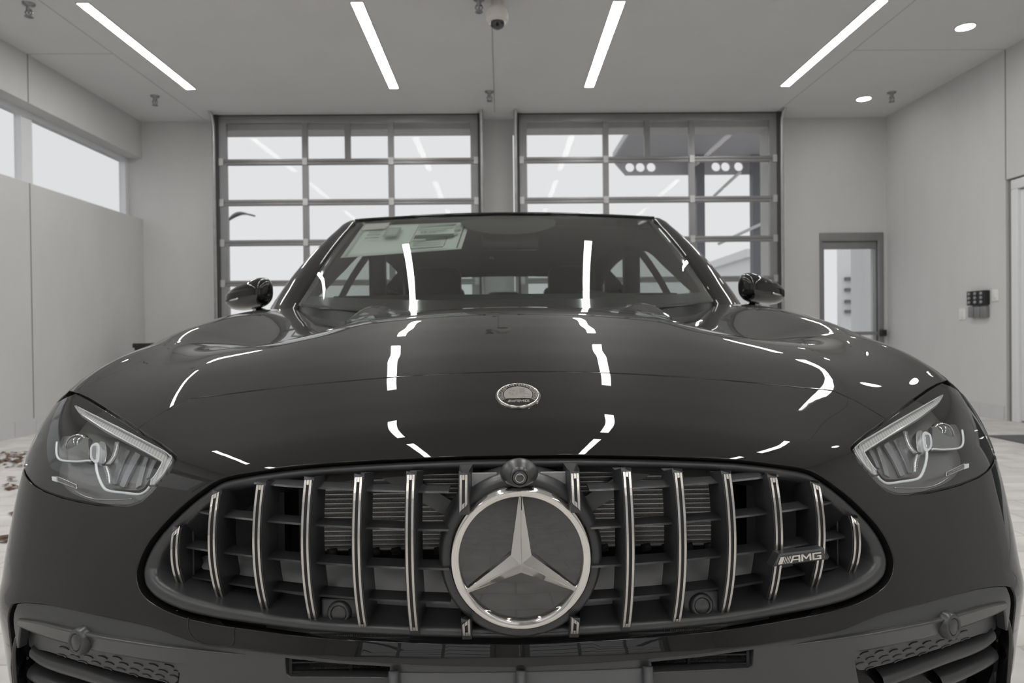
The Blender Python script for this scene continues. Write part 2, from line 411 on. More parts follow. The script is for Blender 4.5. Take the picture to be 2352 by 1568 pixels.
def panel(name, outer, m, parent, holes=(), h=.014, off=0.0, skirt=.012, rim=.0016, inset=0.0, smooth=True):
    """cut a panel out of the body skin; outer and holes are loops of 3-D points"""
    loops = [resample2(to2(np.array(outer)), h * .7)] + [resample2(to2(np.array(o)), h * .7) for o in holes]
    if inset:
        L2 = []
        for li, q in enumerate(loops):
            ar = .5 * np.sum(q[:, 0] * np.roll(q[:, 1], -1) - np.roll(q[:, 0], -1) * q[:, 1])
            t = np.roll(q, -1, 0) - np.roll(q, 1, 0); t /= np.maximum(np.linalg.norm(t, axis=1, keepdims=True), 1e-9)
            nn = np.stack([-t[:, 1], t[:, 0]], 1) * (1 if ar > 0 else -1) * (1 if li == 0 else -1)
            L2.append(q + nn * inset)
        loops = L2
    lo = loops[0].min(0); hi = loops[0].max(0)
    gx, gy = np.meshgrid(np.arange(lo[0] + h / 2, hi[0], h), np.arange(lo[1] + h / 2, hi[1], h)); g = np.stack([gx.ravel(), gy.ravel()], 1)
    g[1::2] += 0
    ins = inpoly(g, loops[0]) & (dist_poly(g, loops[0]) > .45 * h)
    for q in loops[1:]: ins &= ~inpoly(g, q) & (dist_poly(g, q) > .45 * h)
    g = g[ins]
    V = np.concatenate(loops + [g]); E = []; b = 0
    for q in loops:
        n = len(q); E += [(b + i, b + (i + 1) % n) for i in range(n)]; b += n
    res = delaunay_2d_cdt([Vector(v) for v in V], E, [], 0, 1e-7)
    v2 = np.array([tuple(v) for v in res[0]]); tris = np.array([tuple(f) for f in res[2] if len(f) == 3])
    cen = v2[tris].mean(1); keep = inpoly(cen, loops[0])
    for q in loops[1:]: keep &= ~inpoly(cen, q)
    tris = tris[keep]
    p3 = skin(v2, off); nrm = grad(p3)
    # orientation
    fn = np.cross(p3[tris[:, 1]] - p3[tris[:, 0]], p3[tris[:, 2]] - p3[tris[:, 0]])
    if (fn * nrm[tris[:, 0]]).sum() < 0: tris = tris[:, ::-1]
    verts = list(p3); norms = list(nrm); faces = [tuple(t) for t in tris]
    if skirt:
        ed = {}
        for t in tris:
            for k in range(3):
                a, c = int(t[k]), int(t[(k + 1) % 3]); ed[(a, c)] = 1
        bd = [(a, c) for (a, c) in ed if (c, a) not in ed]
        outv = {}
        for (a, c) in bd:
            t = p3[c] - p3[a]; o = np.cross(t, nrm[a]); o = o / max(np.linalg.norm(o), 1e-9)
            for k in (a, c): outv[k] = outv.get(k, 0) + o
        i1, i2 = {}, {}
        for k, o in outv.items():
            o = o / max(np.linalg.norm(o), 1e-9)
            i1[k] = len(verts); verts.append(p3[k] + o * rim * .6 - nrm[k] * rim); norms.append(o)
            i2[k] = len(verts); verts.append(p3[k] + o * rim * .6 - nrm[k] * skirt); norms.append(o)
        for (a, c) in bd:
            faces.append((c, a, i1[a], i1[c])); faces.append((i1[c], i1[a], i2[a], i2[c]))
    o = mesh_obj(name, verts, faces, m, parent, smooth)
    o.data.normals_split_custom_set_from_vertices([tuple(x) for x in norms])
    return o
def on_level(pts, off):
    q = [np.asarray(p) for p in pts]; P = skin(to2(np.array(q)), off); return P
# ------------------------------------------------------------------ the car
car = empty('car', (0, 2.3, 0), 'glossy black sedan facing forward with a vertical-bar grille and a star emblem, filling the foreground', 'car')

seamL = [(1181, 853), (1065, 857), (950, 862.5), (875, 868), (800, 874.5), (700, 884), (600, 895), (520, 905), (438, 915)]
seam = trace(seamL); seam[0][0] = 0.0
seamV = trace([(432, 916), (375, 947), (316, 984)])
lampTop = trace([(316, 984), (280, 961), (244, 938), (205, 914), (180, 902)])
tip = np.array([.876, .456, .820])
hoodside = [np.array([.893, .52, .836]), onside(.6, .851), onside(.72, .876), onside(.85, .898), onside(1.1, .938), onside(1.3, .968)]
REARXY = [(.855, 1.58), (.80, 1.61), (.765, 1.585), (.72, 1.515), (.66, 1.44), (.60, 1.37), (.53, 1.30), (.46, 1.24), (.36, 1.18), (.2, 1.12), (0, 1.10)]
hoodrear = [np.array([.876, 1.45, .985])] + [ontop(x, y) for x, y in REARXY]
right = catmull(seam, 4) + seamV[1:] + lampTop[1:] + [tip] + catmull(hoodside, 4) + catmull(hoodrear, 4)
hood_loop = right + mir(right)[::-1][1:-1]
hood = panel('hood', hood_loop, M['paint'], car, h=.013, skirt=.02, inset=.0020, rim=.0024)

grilleL = [(1185, 1047), (1070, 1049), (950, 1054), (830, 1060), (700, 1069), (630, 1077), (564, 1087), (505, 1100), (464, 1125), (423, 1157), (388, 1190), (356, 1225), (332, 1260), (317, 1295), (313, 1322),
           (319, 1351), (333, 1371), (353, 1387), (388, 1405), (429, 1419), (488, 1432), (535, 1439), (593, 1447), (700, 1460), (830, 1469), (950, 1474), (1070, 1477), (1187, 1478)]
gl = trace(grilleL); gl[0][0] = 0; gl[-1][0] = 0
gl = catmull(gl, 3); grille_loop = gl + mir(gl)[::-1][1:-1]

lampIn = trace([(316, 988), (340, 1001), (367, 1017), (393, 1036), (404, 1047), (404, 1057), (388, 1084), (367, 1109), (346, 1132), (326, 1150), (306, 1159), (285, 1163), (224, 1160), (180, 1152), (142, 1143), (100, 1128), (75, 1113)])
lampSide = [np.array([.842, .288, .684]), np.array([.874, .325, .700]), np.array([.898, .385, .735]), np.array([.895, .43, .785])]
lamp_loop = catmull(lampTop[::-1][0:1] + lampTop[::-1][1:] + lampIn[1:], 3) + catmull(lampSide, 3)

# painted front: hood seam, lamp edges, wheel arch, outer strip, lower lip
def arch(a):
    return onside(.86 - .385 * math.cos(a), .335 + .385 * math.sin(a))
lipL = [(27, 1388), (54, 1384), (107, 1389), (161, 1400), (232, 1416), (286, 1427), (339, 1439), (393, 1458), (450, 1477), (533, 1489), (645, 1503), (770, 1516), (897, 1525), (1040, 1531), (1183, 1533)]
lip = trace(lipL); lip[-1][0] = 0
outerstrip = [arch(.75), arch(.5), arch(.25), arch(0.0), onside(.46, .24), onside(.42, .21), np.array([.80, .30, .21]), np.array([.815, .262, .26]), np.array([.822, .255, .33]), np.array([.820, .245, .38]), np.array([.808, .232, .41])]
seamD = [p + np.array([0, 0, 0]) for p in seam]
rightF = catmull(seam, 4) + seamV[1:] + lampIn[1:] + [np.array([.842, .288, .682]), np.array([.874, .325, .690]), onside(.40, .69), onside(.47, .655)] + outerstrip + catmull(lip, 3)
front_loop = rightF + mir(rightF)[::-1][1:-1]
bumper = panel('front_bumper', front_loop, M['paint'], car, holes=[grille_loop], h=.012, skirt=.025, inset=.0020, rim=.0024)

# fenders
fl = [np.array([.896, .432, .785]), np.array([.90, .388, .735]), np.array([.878, .328, .695]), onside(.405, .685), onside(.475, .65), arch(.78), arch(1.1), arch(1.5708), arch(2.0), arch(2.5), arch(3.0), arch(3.14), onside(1.25, .25), onside(1.345, .25), onside(1.345, .6), onside(1.345, .9), onside(1.345, .965)] + catmull(hoodside, 3)[::-1] + [tip]
fender = panel('front_fender', fl, M['paint'], car, h=.016, skirt=.015, inset=.0012)
mirror_part(fender, car)

# lamp lens
lens = panel('headlight', lamp_loop, M['lamp_glass'], car, h=.013, off=.001, skirt=.004, inset=.004)
# ------------------------------------------------------------------ grille
GL = np.array(catmull(trace(grilleL), 3)); GL[0][0] = 0; GL[-1][0] = 0
ktop = int(np.argmax(GL[:, 0]))
def ztop(x): return float(np.interp(x, GL[:ktop + 1, 0], GL[:ktop + 1, 2]))
def zbot(x): return float(np.interp(x, GL[ktop:, 0][::-1], GL[ktop:, 2][::-1]))
loop3 = np.array(list(GL) + mir(list(GL))[::-1][1:-1]); nL = len(loop3)
nrmL = grad(loop3)
tanL = np.roll(loop3, -1, 0) - np.roll(loop3, 1, 0); tanL /= np.linalg.norm(tanL, axis=1, keepdims=True)
inw = np.cross(tanL, nrmL); cen3 = loop3.mean(0)
inw *= np.sign(((cen3 - loop3) * inw).sum(1, keepdims=True))
inw[:, 1] *= .2; inw /= np.linalg.norm(inw, axis=1, keepdims=True)
nf = nrmL.copy(); nf[:, 2] *= .3; nf /= np.linalg.norm(nf, axis=1, keepdims=True)
side = np.clip((np.abs(loop3[:, :1]) - .3) / .25, 0, 1); low = (loop3[:, 2:] < .6) * 1.0
wid = .011 + .006 * side + .002 * low
grille = MB()
# surround: rounded satin frame swept round the opening, then the shroud going back
ringrows = []
for k in range(9):
    a = PI * k / 8 - PI / 2.0
    ringrows.append(loop3 + inw * (.004 + wid * (1 + math.sin(a)) * .62) + nf * (-.012 + .009 * math.cos(a)))
ringrows = [loop3 + inw * .003 - nf * .03] + ringrows + [loop3 + inw * (.006 + wid * 1.5) - nf * .03, loop3 + inw * (.010 + wid * 1.6) - nf * .10]
gf = grid_obj('grille_surround', [list(r) for r in ringrows], M['satin'], car, close_u=True)
def Yf(x, z):
    t = 0; zt, zb = ztop(min(abs(x), .53)), zbot(min(abs(x), .53)); t = (z - (zt + zb) / 2) / ((zt - zb) / 2)
    return -.017 + .50 * (x * x - .0204) - .010 * t + .035 * t * t
def bar(x, z0, z1, tilt0=0.0, tilt1=0.0, lean=0.0):
    """one upright blade with its chrome strip; z0 lower, z1 upper end of the strip"""
    n = 22; zs = [z0 - .008 + (z1 - z0 + .012) * k / n for k in range(n + 1)]
    sec = [(-.0068, 0), (-.0062, -.002), (.0062, -.002), (.0068, 0), (.0095, .060), (-.0095, .060)]
    rows = []
    for z in zs:
        y = Yf(x, z); zz = z
        row = []
        kk = len(rows)
        for (dx, dy) in sec: row.append((x + dx, y + dy + .002, zz - (.016 if kk == n and dy > .01 else .004 if kk == n and dy < -.001 else 0)))
        rows.append(row)
    b = MB(); vs = [p for r in rows for p in r]; m = len(sec); fs = []
    for i in range(n):
        for k in range(m): fs.append((i * m + k, i * m + (k + 1) % m, (i + 1) * m + (k + 1) % m, (i + 1) * m + k))
    fs += [tuple(range(m)), tuple(range(n * m, (n + 1) * m))[::-1]]
    b.add(vs, fs); o = b.build('grille_bar', M['satin'], car)
    # chrome strip with a long dark slot
    c = MB(); h = .0056; g = .0015; th = .0022; e = .006
    def at(u, z, d): return (x + u, Yf(x, z) - d, z)
    zz = [z0 + (z1 - z0) * k / n for k in range(n + 1)]
    def slope(u, side): return (tilt1 * u if side else tilt0 * u)
    for (ua, ub) in ((-h, -g), (g, h)):
        vs = []; fs = []
        for k, z in enumerate(zz):
            f = k / n; za = z + (slope(ua, 1) * f + slope(ua, 0) * (1 - f)); zb_ = z + (slope(ub, 1) * f + slope(ub, 0) * (1 - f))
            vs += [at(ua, za, 0), at(ua + .0006 * (1 if ua < ub else -1), za, th), at(ub - .0006, zb_, th), at(ub, zb_, 0)]
        for k in range(n):
            for q in range(3): fs.append((k * 4 + q, k * 4 + q + 1, k * 4 + q + 5, k * 4 + q + 4))
        fs += [(0, 1, 2, 3), (n * 4 + 3, n * 4 + 2, n * 4 + 1, n * 4)]
        c.add(vs, fs)
    for (za, zb_, sd) in ((z0, z0 + e, 0), (z1 - e, z1, 1)):
        s_ = tilt1 if sd else tilt0
        c.add([at(-g, za - s_ * g, th), at(g, za + s_ * g, th), at(g, zb_ + s_ * g, th), at(-g, zb_ - s_ * g, th)], [(0, 1, 2, 3)])
    co_ = c.build('chrome_strip', M['dark_chrome'], o); co_['label'] = 'satin chrome strip with a dark slot'
    s = MB(); vs = []
    for z in zz: vs += [at(-g * 1.1, z, .0006), at(g * 1.1, z, .0006)]
    s.add(vs, [(2 * k, 2 * k + 1, 2 * k + 3, 2 * k + 2) for k in range(n)]); s.build('slot', M['deep'], o)
    return o
BX = [.143, .2145, .2865, .3595, .4325, .5]
for sx in (-1, 1):
    for i, x in enumerate(BX):
        zt, zb = ztop(x) - [.009, .010, .011, .013, .016, .029][i], zbot(x) + [.017, .015, .012, .011, .010, .009][i]
        bar(sx * x, zb, zt, 0, 0 if i < 4 else -sx * (1.0 if i == 5 else .45))
    bar(sx * .0730, .697, ztop(.07) - .011, -sx * .9, 0)
    bar(sx * .0722, zbot(.07) + .013, zbot(.07) + .037, 0, -sx * .9)
# cross louvres
def fitz(py, x): return float(atY(1176 - 10 if 1 else 0, py, .03)[2])
LZ = [.712, .664, .612, .562]
for sx in (-1, 1):
    edges = [.09] + BX + [.545]
    for lz in LZ:
        b = MB()
        for a, c in zip(edges[:-1], edges[1:]):
            mx_ = .012 if c < .5 else .014
            xs = np.linspace(a + .004, c - .004, 5)
            if c > .54 and not (.56 < lz < .64): continue
            ok = all(zbot(x) + .012 < lz < ztop(x) - .014 for x in xs)
            if not ok:
                if c < .5 and not (zbot(a) + .012 < lz < ztop(a) - .014): continue
                xs = np.array([x for x in xs if zbot(x) + .010 < lz < ztop(x) - .012])
                if len(xs) < 2: continue
            vs = []
            for x in xs:
                y = Yf(x, lz) + .022; zz = lz + .0 
                vs += [(sx * x, y + .0022, zz), (sx * x, y, zz - .0022), (sx * x, y + .030, zz - .002), (sx * x, y + .030, zz + .002)]
            fs = []
            for k in range(len(xs) - 1):
                for q in range(4): fs.append((k * 4 + q, k * 4 + (q + 1) % 4, k * 4 + 4 + (q + 1) % 4, k * 4 + 4 + q))
            fs += [(0, 1, 2, 3), tuple(range(len(vs) - 4, len(vs)))]
            b.add(vs, fs)
        if b.v: b.build('grille_louvre', M['satin'], car)
# behind the grille: cooler, straps, bumper beam, ledge, side ducts
cool = MB(); cool.box(-.32, .32, .20, .23, .575, .78)
co1 = cool.build('condenser', M['fins'], car)
t = MB(); z = .578
while z < .78: t.box(-.32, .32, .196, .201, z, z + .0016); z += .0074
t.build('cooling_tubes', M['tube'], co1)['kind'] = 'thing'
for sx in (-1, 1):
    b = MB(); b.box(sx * .335 - .012, sx * .335 + .012, .19, .23, .56, .78); b.build('condenser_tank', M['deep'], car)
    b = MB(); p0, p1 = np.array([sx * .27, .185, .745]), np.array([sx * .06, .185, .615]); d = p1 - p0; nz = np.array([-d[2], 0, d[0]]); nz = nz / np.linalg.norm(nz) * .013
    vs = [p0 + nz, p0 - nz, p1 - nz, p1 + nz]; vs = vs + [v + np.array([0, .004, 0]) for v in vs]
    b.add(vs, [(0, 1, 2, 3), (7, 6, 5, 4), (0, 4, 5, 1), (1, 5, 6, 2), (2, 6, 7, 3), (3, 7, 4, 0)]); b.build('support_strap', M['grey_plastic'], car)
    b = MB()
    for k in range(9): b.tube([(sx * (.03 + .034 * k), .19, .576), (sx * (.03 + .034 * k) + .014, .19, .578)], .006, 8)
    b.build('hose_clip', M['deep'], car)
    b = MB(); b.box(min(sx * .37, sx * .52), max(sx * .37, sx * .52), .19, .21, .50, .69); b.build('air_duct', M['deep'], car)
    # lower corner covers between the outer bars
    for (xa, xb) in ((.365, .427), (.437, .495)):
        b = MB(); rows = []
        for zz in (zbot(.36) + .006, .560):
            rows.append([(sx * x, Yf(x, max(zz, zbot(x) + .004)) + .050 - (.01 if zz < .54 else 0), max(zz, zbot(x) + .004)) for x in np.linspace(xa, xb, 6)])
        grid_obj('corner_cover', rows, M['panel_plastic'], car, thick=.003)
    rows = [[(sx * x, .14 + .25 * (x - .5), z_) for x in np.linspace(.49, .55, 6)] for z_ in (.55, .585, .62, .66)]
    grid_obj('end_panel', rows, M['panel_plastic'], car, thick=.003)
rows = []
for k in range(10):
    a = -.4 + 2.3 * k / 9
    rows.append([(x, .120 - .040 * math.cos(a) + .30 * x * x, .545 + .03 * math.sin(a)) for x in np.linspace(-.5, .5, 41)])
grid_obj('bumper_beam', rows, M['beam'], car)
rows = [[(x, y + .42 * x * x, z_) for x in np.linspace(-.47, .47, 41)] for (y, z_) in ((.080, .548), (.076, .535), (.076, .520))]
grid_obj('lower_baffle', rows, M['beam'], car)
rows = []
for (y, dz) in ((.018, .012), (.03, .013), (.06, .014), (.12, .018)):
    rows.append([(x, y + .32 * x * x, zbot(min(abs(x), .52)) + dz) for x in np.linspace(-.5, .5, 51)])
grid_obj('grille_ledge', rows, M['satin'], car)
b = MB(); b.box(-.50, .50, .30, .32, .20, .72); b.build('radiator_wall', M['deep'], car)

# round parking sensors in square pads inside the grille
def disc_on(name, c, n, prof, m, parent, nseg=40, xdir=None, sx=1, sy=1):
    b = MB(); b.lathe(prof, c, n, nseg, xdir=xdir, sx=sx, sy=sy); return b.build(name, m, parent)
for (px, py) in ((780, 1406), (1610, 1388)):
    x0 = float(atY(px, py, .045)[0]); z0 = float(atY(px, py, .045)[2]); y0 = Yf(x0, z0) + .020
    p = atY(px, py, y0)
    pad = MB(); pad.box(p[0] - .026, p[0] + .026, y0, y0 + .03, p[2] - .020, p[2] + .020, bev=.004); pd = pad.build('parking_sensor', M['satin'], car)
    n = np.array([-.06 * np.sign(p[0]) * -1, -1, .06]); n /= np.linalg.norm(n)
    disc_on('sensor_bezel', p, n, [(.0175, -.002), (.0165, .003), (.0135, .0065), (.0112, .006), (.0110, .004)], M['satin'], pd)
    disc_on('sensor_face', p, n, [(.0106, .002), (.0104, .0045), (.0098, .005), (.0, .005)], M['matte'], pd)
    disc_on('sensor_gap', p, n, [(.0114, .0035), (.0104, .0035)], M['deep'], pd)

# ------------------------------------------------------------------ star emblem
EC = atY(1197, 1283, .0); tl = math.radians(.5)
EN = Vector((0, -math.cos(tl), math.sin(tl))); EX = Vector((1, 0, 0)); EZ = Vector((0, math.sin(tl), math.cos(tl)))
def ew(u, v, h): return Vector(EC) + EX * u + EZ * v + EN * h
em = MB(); em.lathe([(.0950, -.010), (.1035, -.008), (.1085, -.013), (.1115, -.028), (.1130, -.050), (.1140, -.085)], EC, EN, 72)
emb = em.build('star_emblem', M['satin'], car)
disc_on('chrome_ring', EC, EN, [(.0960, -.014), (.0956, -.004), (.0925, .0018), (.0885, .0032), (.0862, .0018), (.0838, .0022), (.0822, .001), (.0812, -.006)], M['chrome'], emb, 96)['label'] = 'polished chrome ring'
disc_on('black_glass_disc', EC, EN, [(.0822, -.005), (.06, -.0035), (.035, -.0025), (.0, -.002)], M['emblem_glass'], emb, 72)['label'] = 'mirror-like black glass disc'
st = MB(); apex = ew(0, 0, .020); vs = [apex]; fs = []
tips = []; R_ = .0835
for k in range(3):
    a = PI / 2 + k * 2 * PI / 3; d = (math.cos(a), math.sin(a)); pp = (-d[1], d[0])
    tips.append([ew(d[0] * R_ + pp[0] * s * .0024, d[1] * R_ + pp[1] * s * .0024, h) for s, h in ((1, .0015), (-1, .0015))] + [ew(d[0] * R_, d[1] * R_, .0035)])
inner = []
for k in range(3):
    a = PI / 2 + PI / 3 + k * 2 * PI / 3; inner.append(ew(math.cos(a) * .0158, math.sin(a) * .0158, .0085))
def low(p, h): 
    q = p - EN * ((p - Vector(EC)).dot(EN)); return q + EN * h
for k in range(3):
    L, Rr, Tm = tips[k]; iL = inner[k]; iR = inner[k - 1]
    b0 = len(vs); vs += [L, Rr, Tm, iL, iR, low(L, -.004), low(Rr, -.004), low(iL, -.003), low(iR, -.003)]
    fs += [(0, b0 + 2, b0 + 0, b0 + 3), (0, b0 + 4, b0 + 1, b0 + 2), (b0, b0 + 5, b0 + 7, b0 + 3), (b0 + 1, b0 + 4, b0 + 8, b0 + 6), (b0 + 2, b0 + 1, b0 + 6, b0 + 5, b0)]
st.add(vs, fs); so = st.build('three_pointed_star', M['chrome'], emb); so['label'] = 'chrome star with ridged arms'
bv = so.modifiers.new('b', 'BEVEL'); bv.width = .0006; bv.segments = 2; bv.limit_method = 'ANGLE'; bv.angle_limit = .3
# plates and camera above the star
for sx in (-1, 1):
    b = MB(); b.box(min(sx * .030, sx * .064), max(sx * .030, sx * .064), .028, .034, .675, .732); b.build('emblem_bracket', M['grey_plastic'], car)
cc = atY(1193, 1094, -.012)
b = MB(); bm = bmesh.new(); bmesh.ops.create_uvsphere(bm, u_segments=40, v_segments=24, radius=1)
for v in bm.verts:
    x, y, z_ = v.co; v.co = (cc[0] + .0255 * x * (1 - .10 * (z_ > 0) * z_), cc[1] + .012 + .026 * y, cc[2] + .003 + .0185 * z_)
b.add([v.co for v in bm.verts], [[v.index for v in f.verts] for f in bm.faces], 0, True); bm.free()
fc = b.build('front_camera', M['satin'], car)
cn = Vector((0, -1, -.10)).normalized(); c0 = Vector(atY(1194, 1097, -.028))
disc_on('lens_bezel', c0, cn, [(.0128, -.006), (.0123, .0014), (.0112, .0026), (.0100, .0012), (.0095, -.002)], M['satin'], fc)
disc_on('lens', c0, cn, [(.0098, -.001), (.0072, .0006), (.0060, -.0004), (.0052, .001), (.0028, .0018), (0, .0020)], M['emblem_glass'], fc)
disc_on('lens_rim', c0, cn, [(.0060, .0008), (.0055, .0020), (.0049, .0012)], M['badge_silver'], fc)

# ------------------------------------------------------------------ lettering helpers
def text_mesh(body, size, extrude, bold=0.0):
    cu = bpy.data.curves.new('t', 'FONT'); cu.body = body; cu.size = size; cu.extrude = extrude; cu.align_x = 'CENTER'; cu.align_y = 'CENTER'; cu.offset = bold; cu.resolution_u = 3
    o = bpy.data.objects.new('t', cu); C.objects.link(o); bpy.context.view_layer.update()
    dg = bpy.context.evaluated_depsgraph_get(); me = bpy.data.meshes.new_from_object(o.evaluated_get(dg))
    v = [tuple(x.co) for x in me.vertices]; f = [tuple(p.vertices) for p in me.polygons]
    bpy.data.objects.remove(o); bpy.data.curves.remove(cu); bpy.data.meshes.remove(me); return v, f
SLANT = [[(0, 0), (.62, 0), (1.02, 1), (.40, 1)], [(.76, 0), (.86, 0), (1.26, 1), (1.16, 1)], [(1.02, 0), (1.12, 0), (1.52, 1), (1.42, 1)], [(1.26, 0), (1.36, 0), (1.76, 1), (1.66, 1)], [(1.48, 0), (1.58, 0), (1.98, 1), (1.88, 1)],
         # A
         [(1.74, 0), (2.02, 0), (2.36, .80), (2.98, .80), (2.98, 0), (3.26, 0), (3.26, 1), (2.16, 1)], [(2.16, .30), (2.98, .30), (2.98, .48), (2.24, .48)],
         # M
         [(3.40, 0), (3.68, 0), (3.68, .70), (4.06, .28), (4.22, .28), (4.60, .70), (4.60, 0), (4.88, 0), (4.88, 1), (4.58, 1), (4.14, .50), (3.70, 1), (3.40, 1)],
         # G
         [(5.04, 0), (6.36, 0), (6.36, .58), (5.72, .58), (5.72, .40), (6.08, .40), (6.08, .20), (5.32, .20), (5.32, .80), (6.36, .80), (6.36, 1), (5.04, 1)]]
def letter_block(b, place, scale, th, mi=0):
    """place(u, v, h) maps letter units to the world"""
    for poly in SLANT:
        from mathutils.geometry import tessellate_polygon
        n = len(poly); tri = tessellate_polygon([[Vector((x, y, 0)) for x, y in poly]])
        vs = [place(x * scale, y * scale, 0) for x, y in poly] + [place(x * scale, y * scale, th) for x, y in poly]
        fs = [tuple(i + n for i in t) for t in tri] + [(i, (i + 1) % n, (i + 1) % n + n, i + n) for i in range(n)]
        b.add(vs, fs, mi)
# badge on the grille bars
ga, gb = np.array(atY(1772, 1299, .02)), np.array(atY(1891, 1283, .035))
u = Vector(gb - ga).normalized(); wv = Vector((0, .03, 1)); wv = (wv - u * wv.dot(u)).normalized(); nb = u.cross(wv).normalized()
if nb.y > 0: nb = -nb
O = Vector(ga) + nb * .0; Lb = float(np.linalg.norm(gb - ga)); Hb = .0158
def bp(uu, vv, h): return O + u * uu + wv * vv + nb * h
b = MB(); prof = [(0, 0), (Lb, 0), (Lb, Hb), (.0105, Hb)]; q = [(.0025, .0018), (Lb - .0016, .0018), (Lb - .0016, Hb - .0018), (.0118, Hb - .0018)]
vs = [bp(x, y, -.012) for x, y in prof] + [bp(x, y, .0035) for x, y in prof] + [bp(x, y, .006) for x, y in q]
b.add(vs, [(0, 1, 5, 4), (1, 2, 6, 5), (2, 3, 7, 6), (3, 0, 4, 7), (4, 5, 9, 8), (5, 6, 10, 9), (6, 7, 11, 10), (7, 4, 8, 11), (8, 9, 10, 11)])
gbadge = b.build('grille_badge', M['matte'], car); gbadge['label'] = 'black badge with slanted stripes and chrome letters'
b = MB(); sc_ = (Lb - .012) / 6.5; hs = (Hb - .0065)
letter_block(b, lambda x, y, h: bp(.0055 + x, .0032 + y * hs / sc_, .006 + h), sc_, .0014)
b.build('lettering', M['chrome'], gbadge)

# round badge on the nose
bc = hit(1190, 909); bn = Vector(grad(bc)); bx = Vector((1, 0, 0)); bx = (bx - bn * bx.dot(bn)).normalized(); by = bn.cross(bx)
if by.y < 0 and by.z < 0: by = -by
def rb(uu, vv, h): return Vector(bc) + bx * uu + by * vv + bn * h
RB = .0335
rbd = disc_on('round_badge', bc, bn, [(RB + .0012, -.001), (RB + .001, .0006), (RB, .0008), (RB - .002, .0008)], M['badge_black'], car, 64); rbd['label'] = 'round badge with a tree and wreath crest'
disc_on('badge_rim', bc, bn, [(RB - .0008, .0002), (RB - .001, .0028), (RB - .0022, .0036), (RB - .0034, .0028), (RB - .0034, .002)], M['chrome'], rbd, 64)
disc_on('badge_field', bc, bn, [(RB - .003, .0024), (0, .0024)], M['badge_black'], rbd, 64)
b = MB(); rr = RB * .66; poly = [(rr * math.cos(a), rr * math.sin(a)) for a in np.linspace(-.62, PI + .62, 50)]
poly = [(x, max(y, -.0118 + .002 * (1 - (x / rr) ** 2))) for x, y in poly]
vs = [rb(x, y, .0024) for x, y in poly] + [rb(x, y, .0031) for x, y in poly] + [rb(0, 0, .0031)]
n_ = len(poly); b.add(vs, [(i, i + 1, n_ + i + 1, n_ + i) for i in range(n_ - 1)] + [(n_ + i, n_ + i + 1, 2 * n_) for i in range(n_ - 1)] + [(2 * n_ - 1, n_, 2 * n_)])
b.build('crest_field', M['badge_silver'], rbd)
b = MB()
def bar2(x0, y0, x1, y1, w, h0=.0031, h1=.0038):
    d = Vector((x1 - x0, y1 - y0)); d.normalize(); nx, ny = -d.y * w / 2, d.x * w / 2
    P = [(x0 + nx, y0 + ny), (x1 + nx, y1 + ny), (x1 - nx, y1 - ny), (x0 - nx, y0 - ny)]
    vs = [rb(x, y, h0) for x, y in P] + [rb(x, y, h1) for x, y in P]
    b.add(vs, [(4, 5, 6, 7), (0, 1, 5, 4), (1, 2, 6, 5), (2, 3, 7, 6), (3, 0, 4, 7)])
bar2(0, -.0105, 0, .0215, .0010)
bar2(-.0045, -.010, -.0045, .001, .0022)                                             # trunk
for k in range(26):
    a = 2 * PI * k / 26; r_ = .0065 + .002 * (k % 3)
    bar2(-.0068 + .3 * r_ * math.cos(a), .0075 + .3 * r_ * math.sin(a), -.0068 + r_ * math.cos(a) * .8, .0075 + r_ * math.sin(a), .0014)
bar2(-.014, -.0095, -.002, -.0095, .0008); bar2(.0015, -.0105, .011, -.0105, .0012)
for k in range(5): bar2(.0025, .004 + .003 * k, .0105, .004 + .003 * k, .0017)      # valve spring
bar2(.0062, -.009, .0062, .004, .0012)
for k in range(20):
    a = 2 * PI * k / 20; a2 = 2 * PI * (k + 1) / 20
    bar2(.0128 + .0052 * math.cos(a), -.003 + .005 * math.sin(a), .0128 + .0052 * math.cos(a2), -.003 + .005 * math.sin(a2), .0009)
b.build('crest_relief', M['badge_silver'], rbd)
b = MB()
word = 'AFFALTERBACH'
for i, ch in enumerate(word):
    a = math.radians(138 - 96 * (i + .0) / (len(word) - 1) + 0); v, f = text_mesh(ch, .0062, .0002, .0002); r_ = RB * .80
    ca, sa = math.cos(a - PI / 2), math.sin(a - PI / 2)
    b.add([rb(r_ * math.cos(a) + x * ca - y * sa, r_ * math.sin(a) + x * sa + y * ca, .0029 + z_) for x, y, z_ in v], f)
for s in (-1, 1):
    for k in range(8):
        a = (PI if s < 0 else 0) + s * math.radians(-38 + 9.5 * k) * -1
        for dr in (.735, .80, .865):
            x0, y0 = RB * dr * math.cos(a), RB * dr * math.sin(a); t_ = a + PI / 2
            bar2(x0 - .0016 * math.cos(t_), y0 - .0016 * math.sin(t_), x0 + .0016 * math.cos(t_ + .5), y0 + .0016 * math.sin(t_ + .5), .0012, .0024, .0031)
letter_block(b, lambda x, y, h: rb(-.0165 + x, -.0205 + y * 1.15, .0024 + h), .0052, .0007)
b.build('badge_lettering', M['badge_silver'], rbd)
# ------------------------------------------------------------------ headlight insides (right-hand lamp, then mirrored)
def C5(pts): return [(40 + x * .20408, 860 + y * .20408) for x, y in pts]
def lev_panel(name, pts, lev, m, parent, h=.009, skirt=.006, rim=.0008, close_n=3, smooth_in=True):
    P = trace(pts, lev); P = catmull(P, close_n, True) if smooth_in else P
    return panel(name, P, m, parent, h=h, off=lev, skirt=skirt, rim=rim)
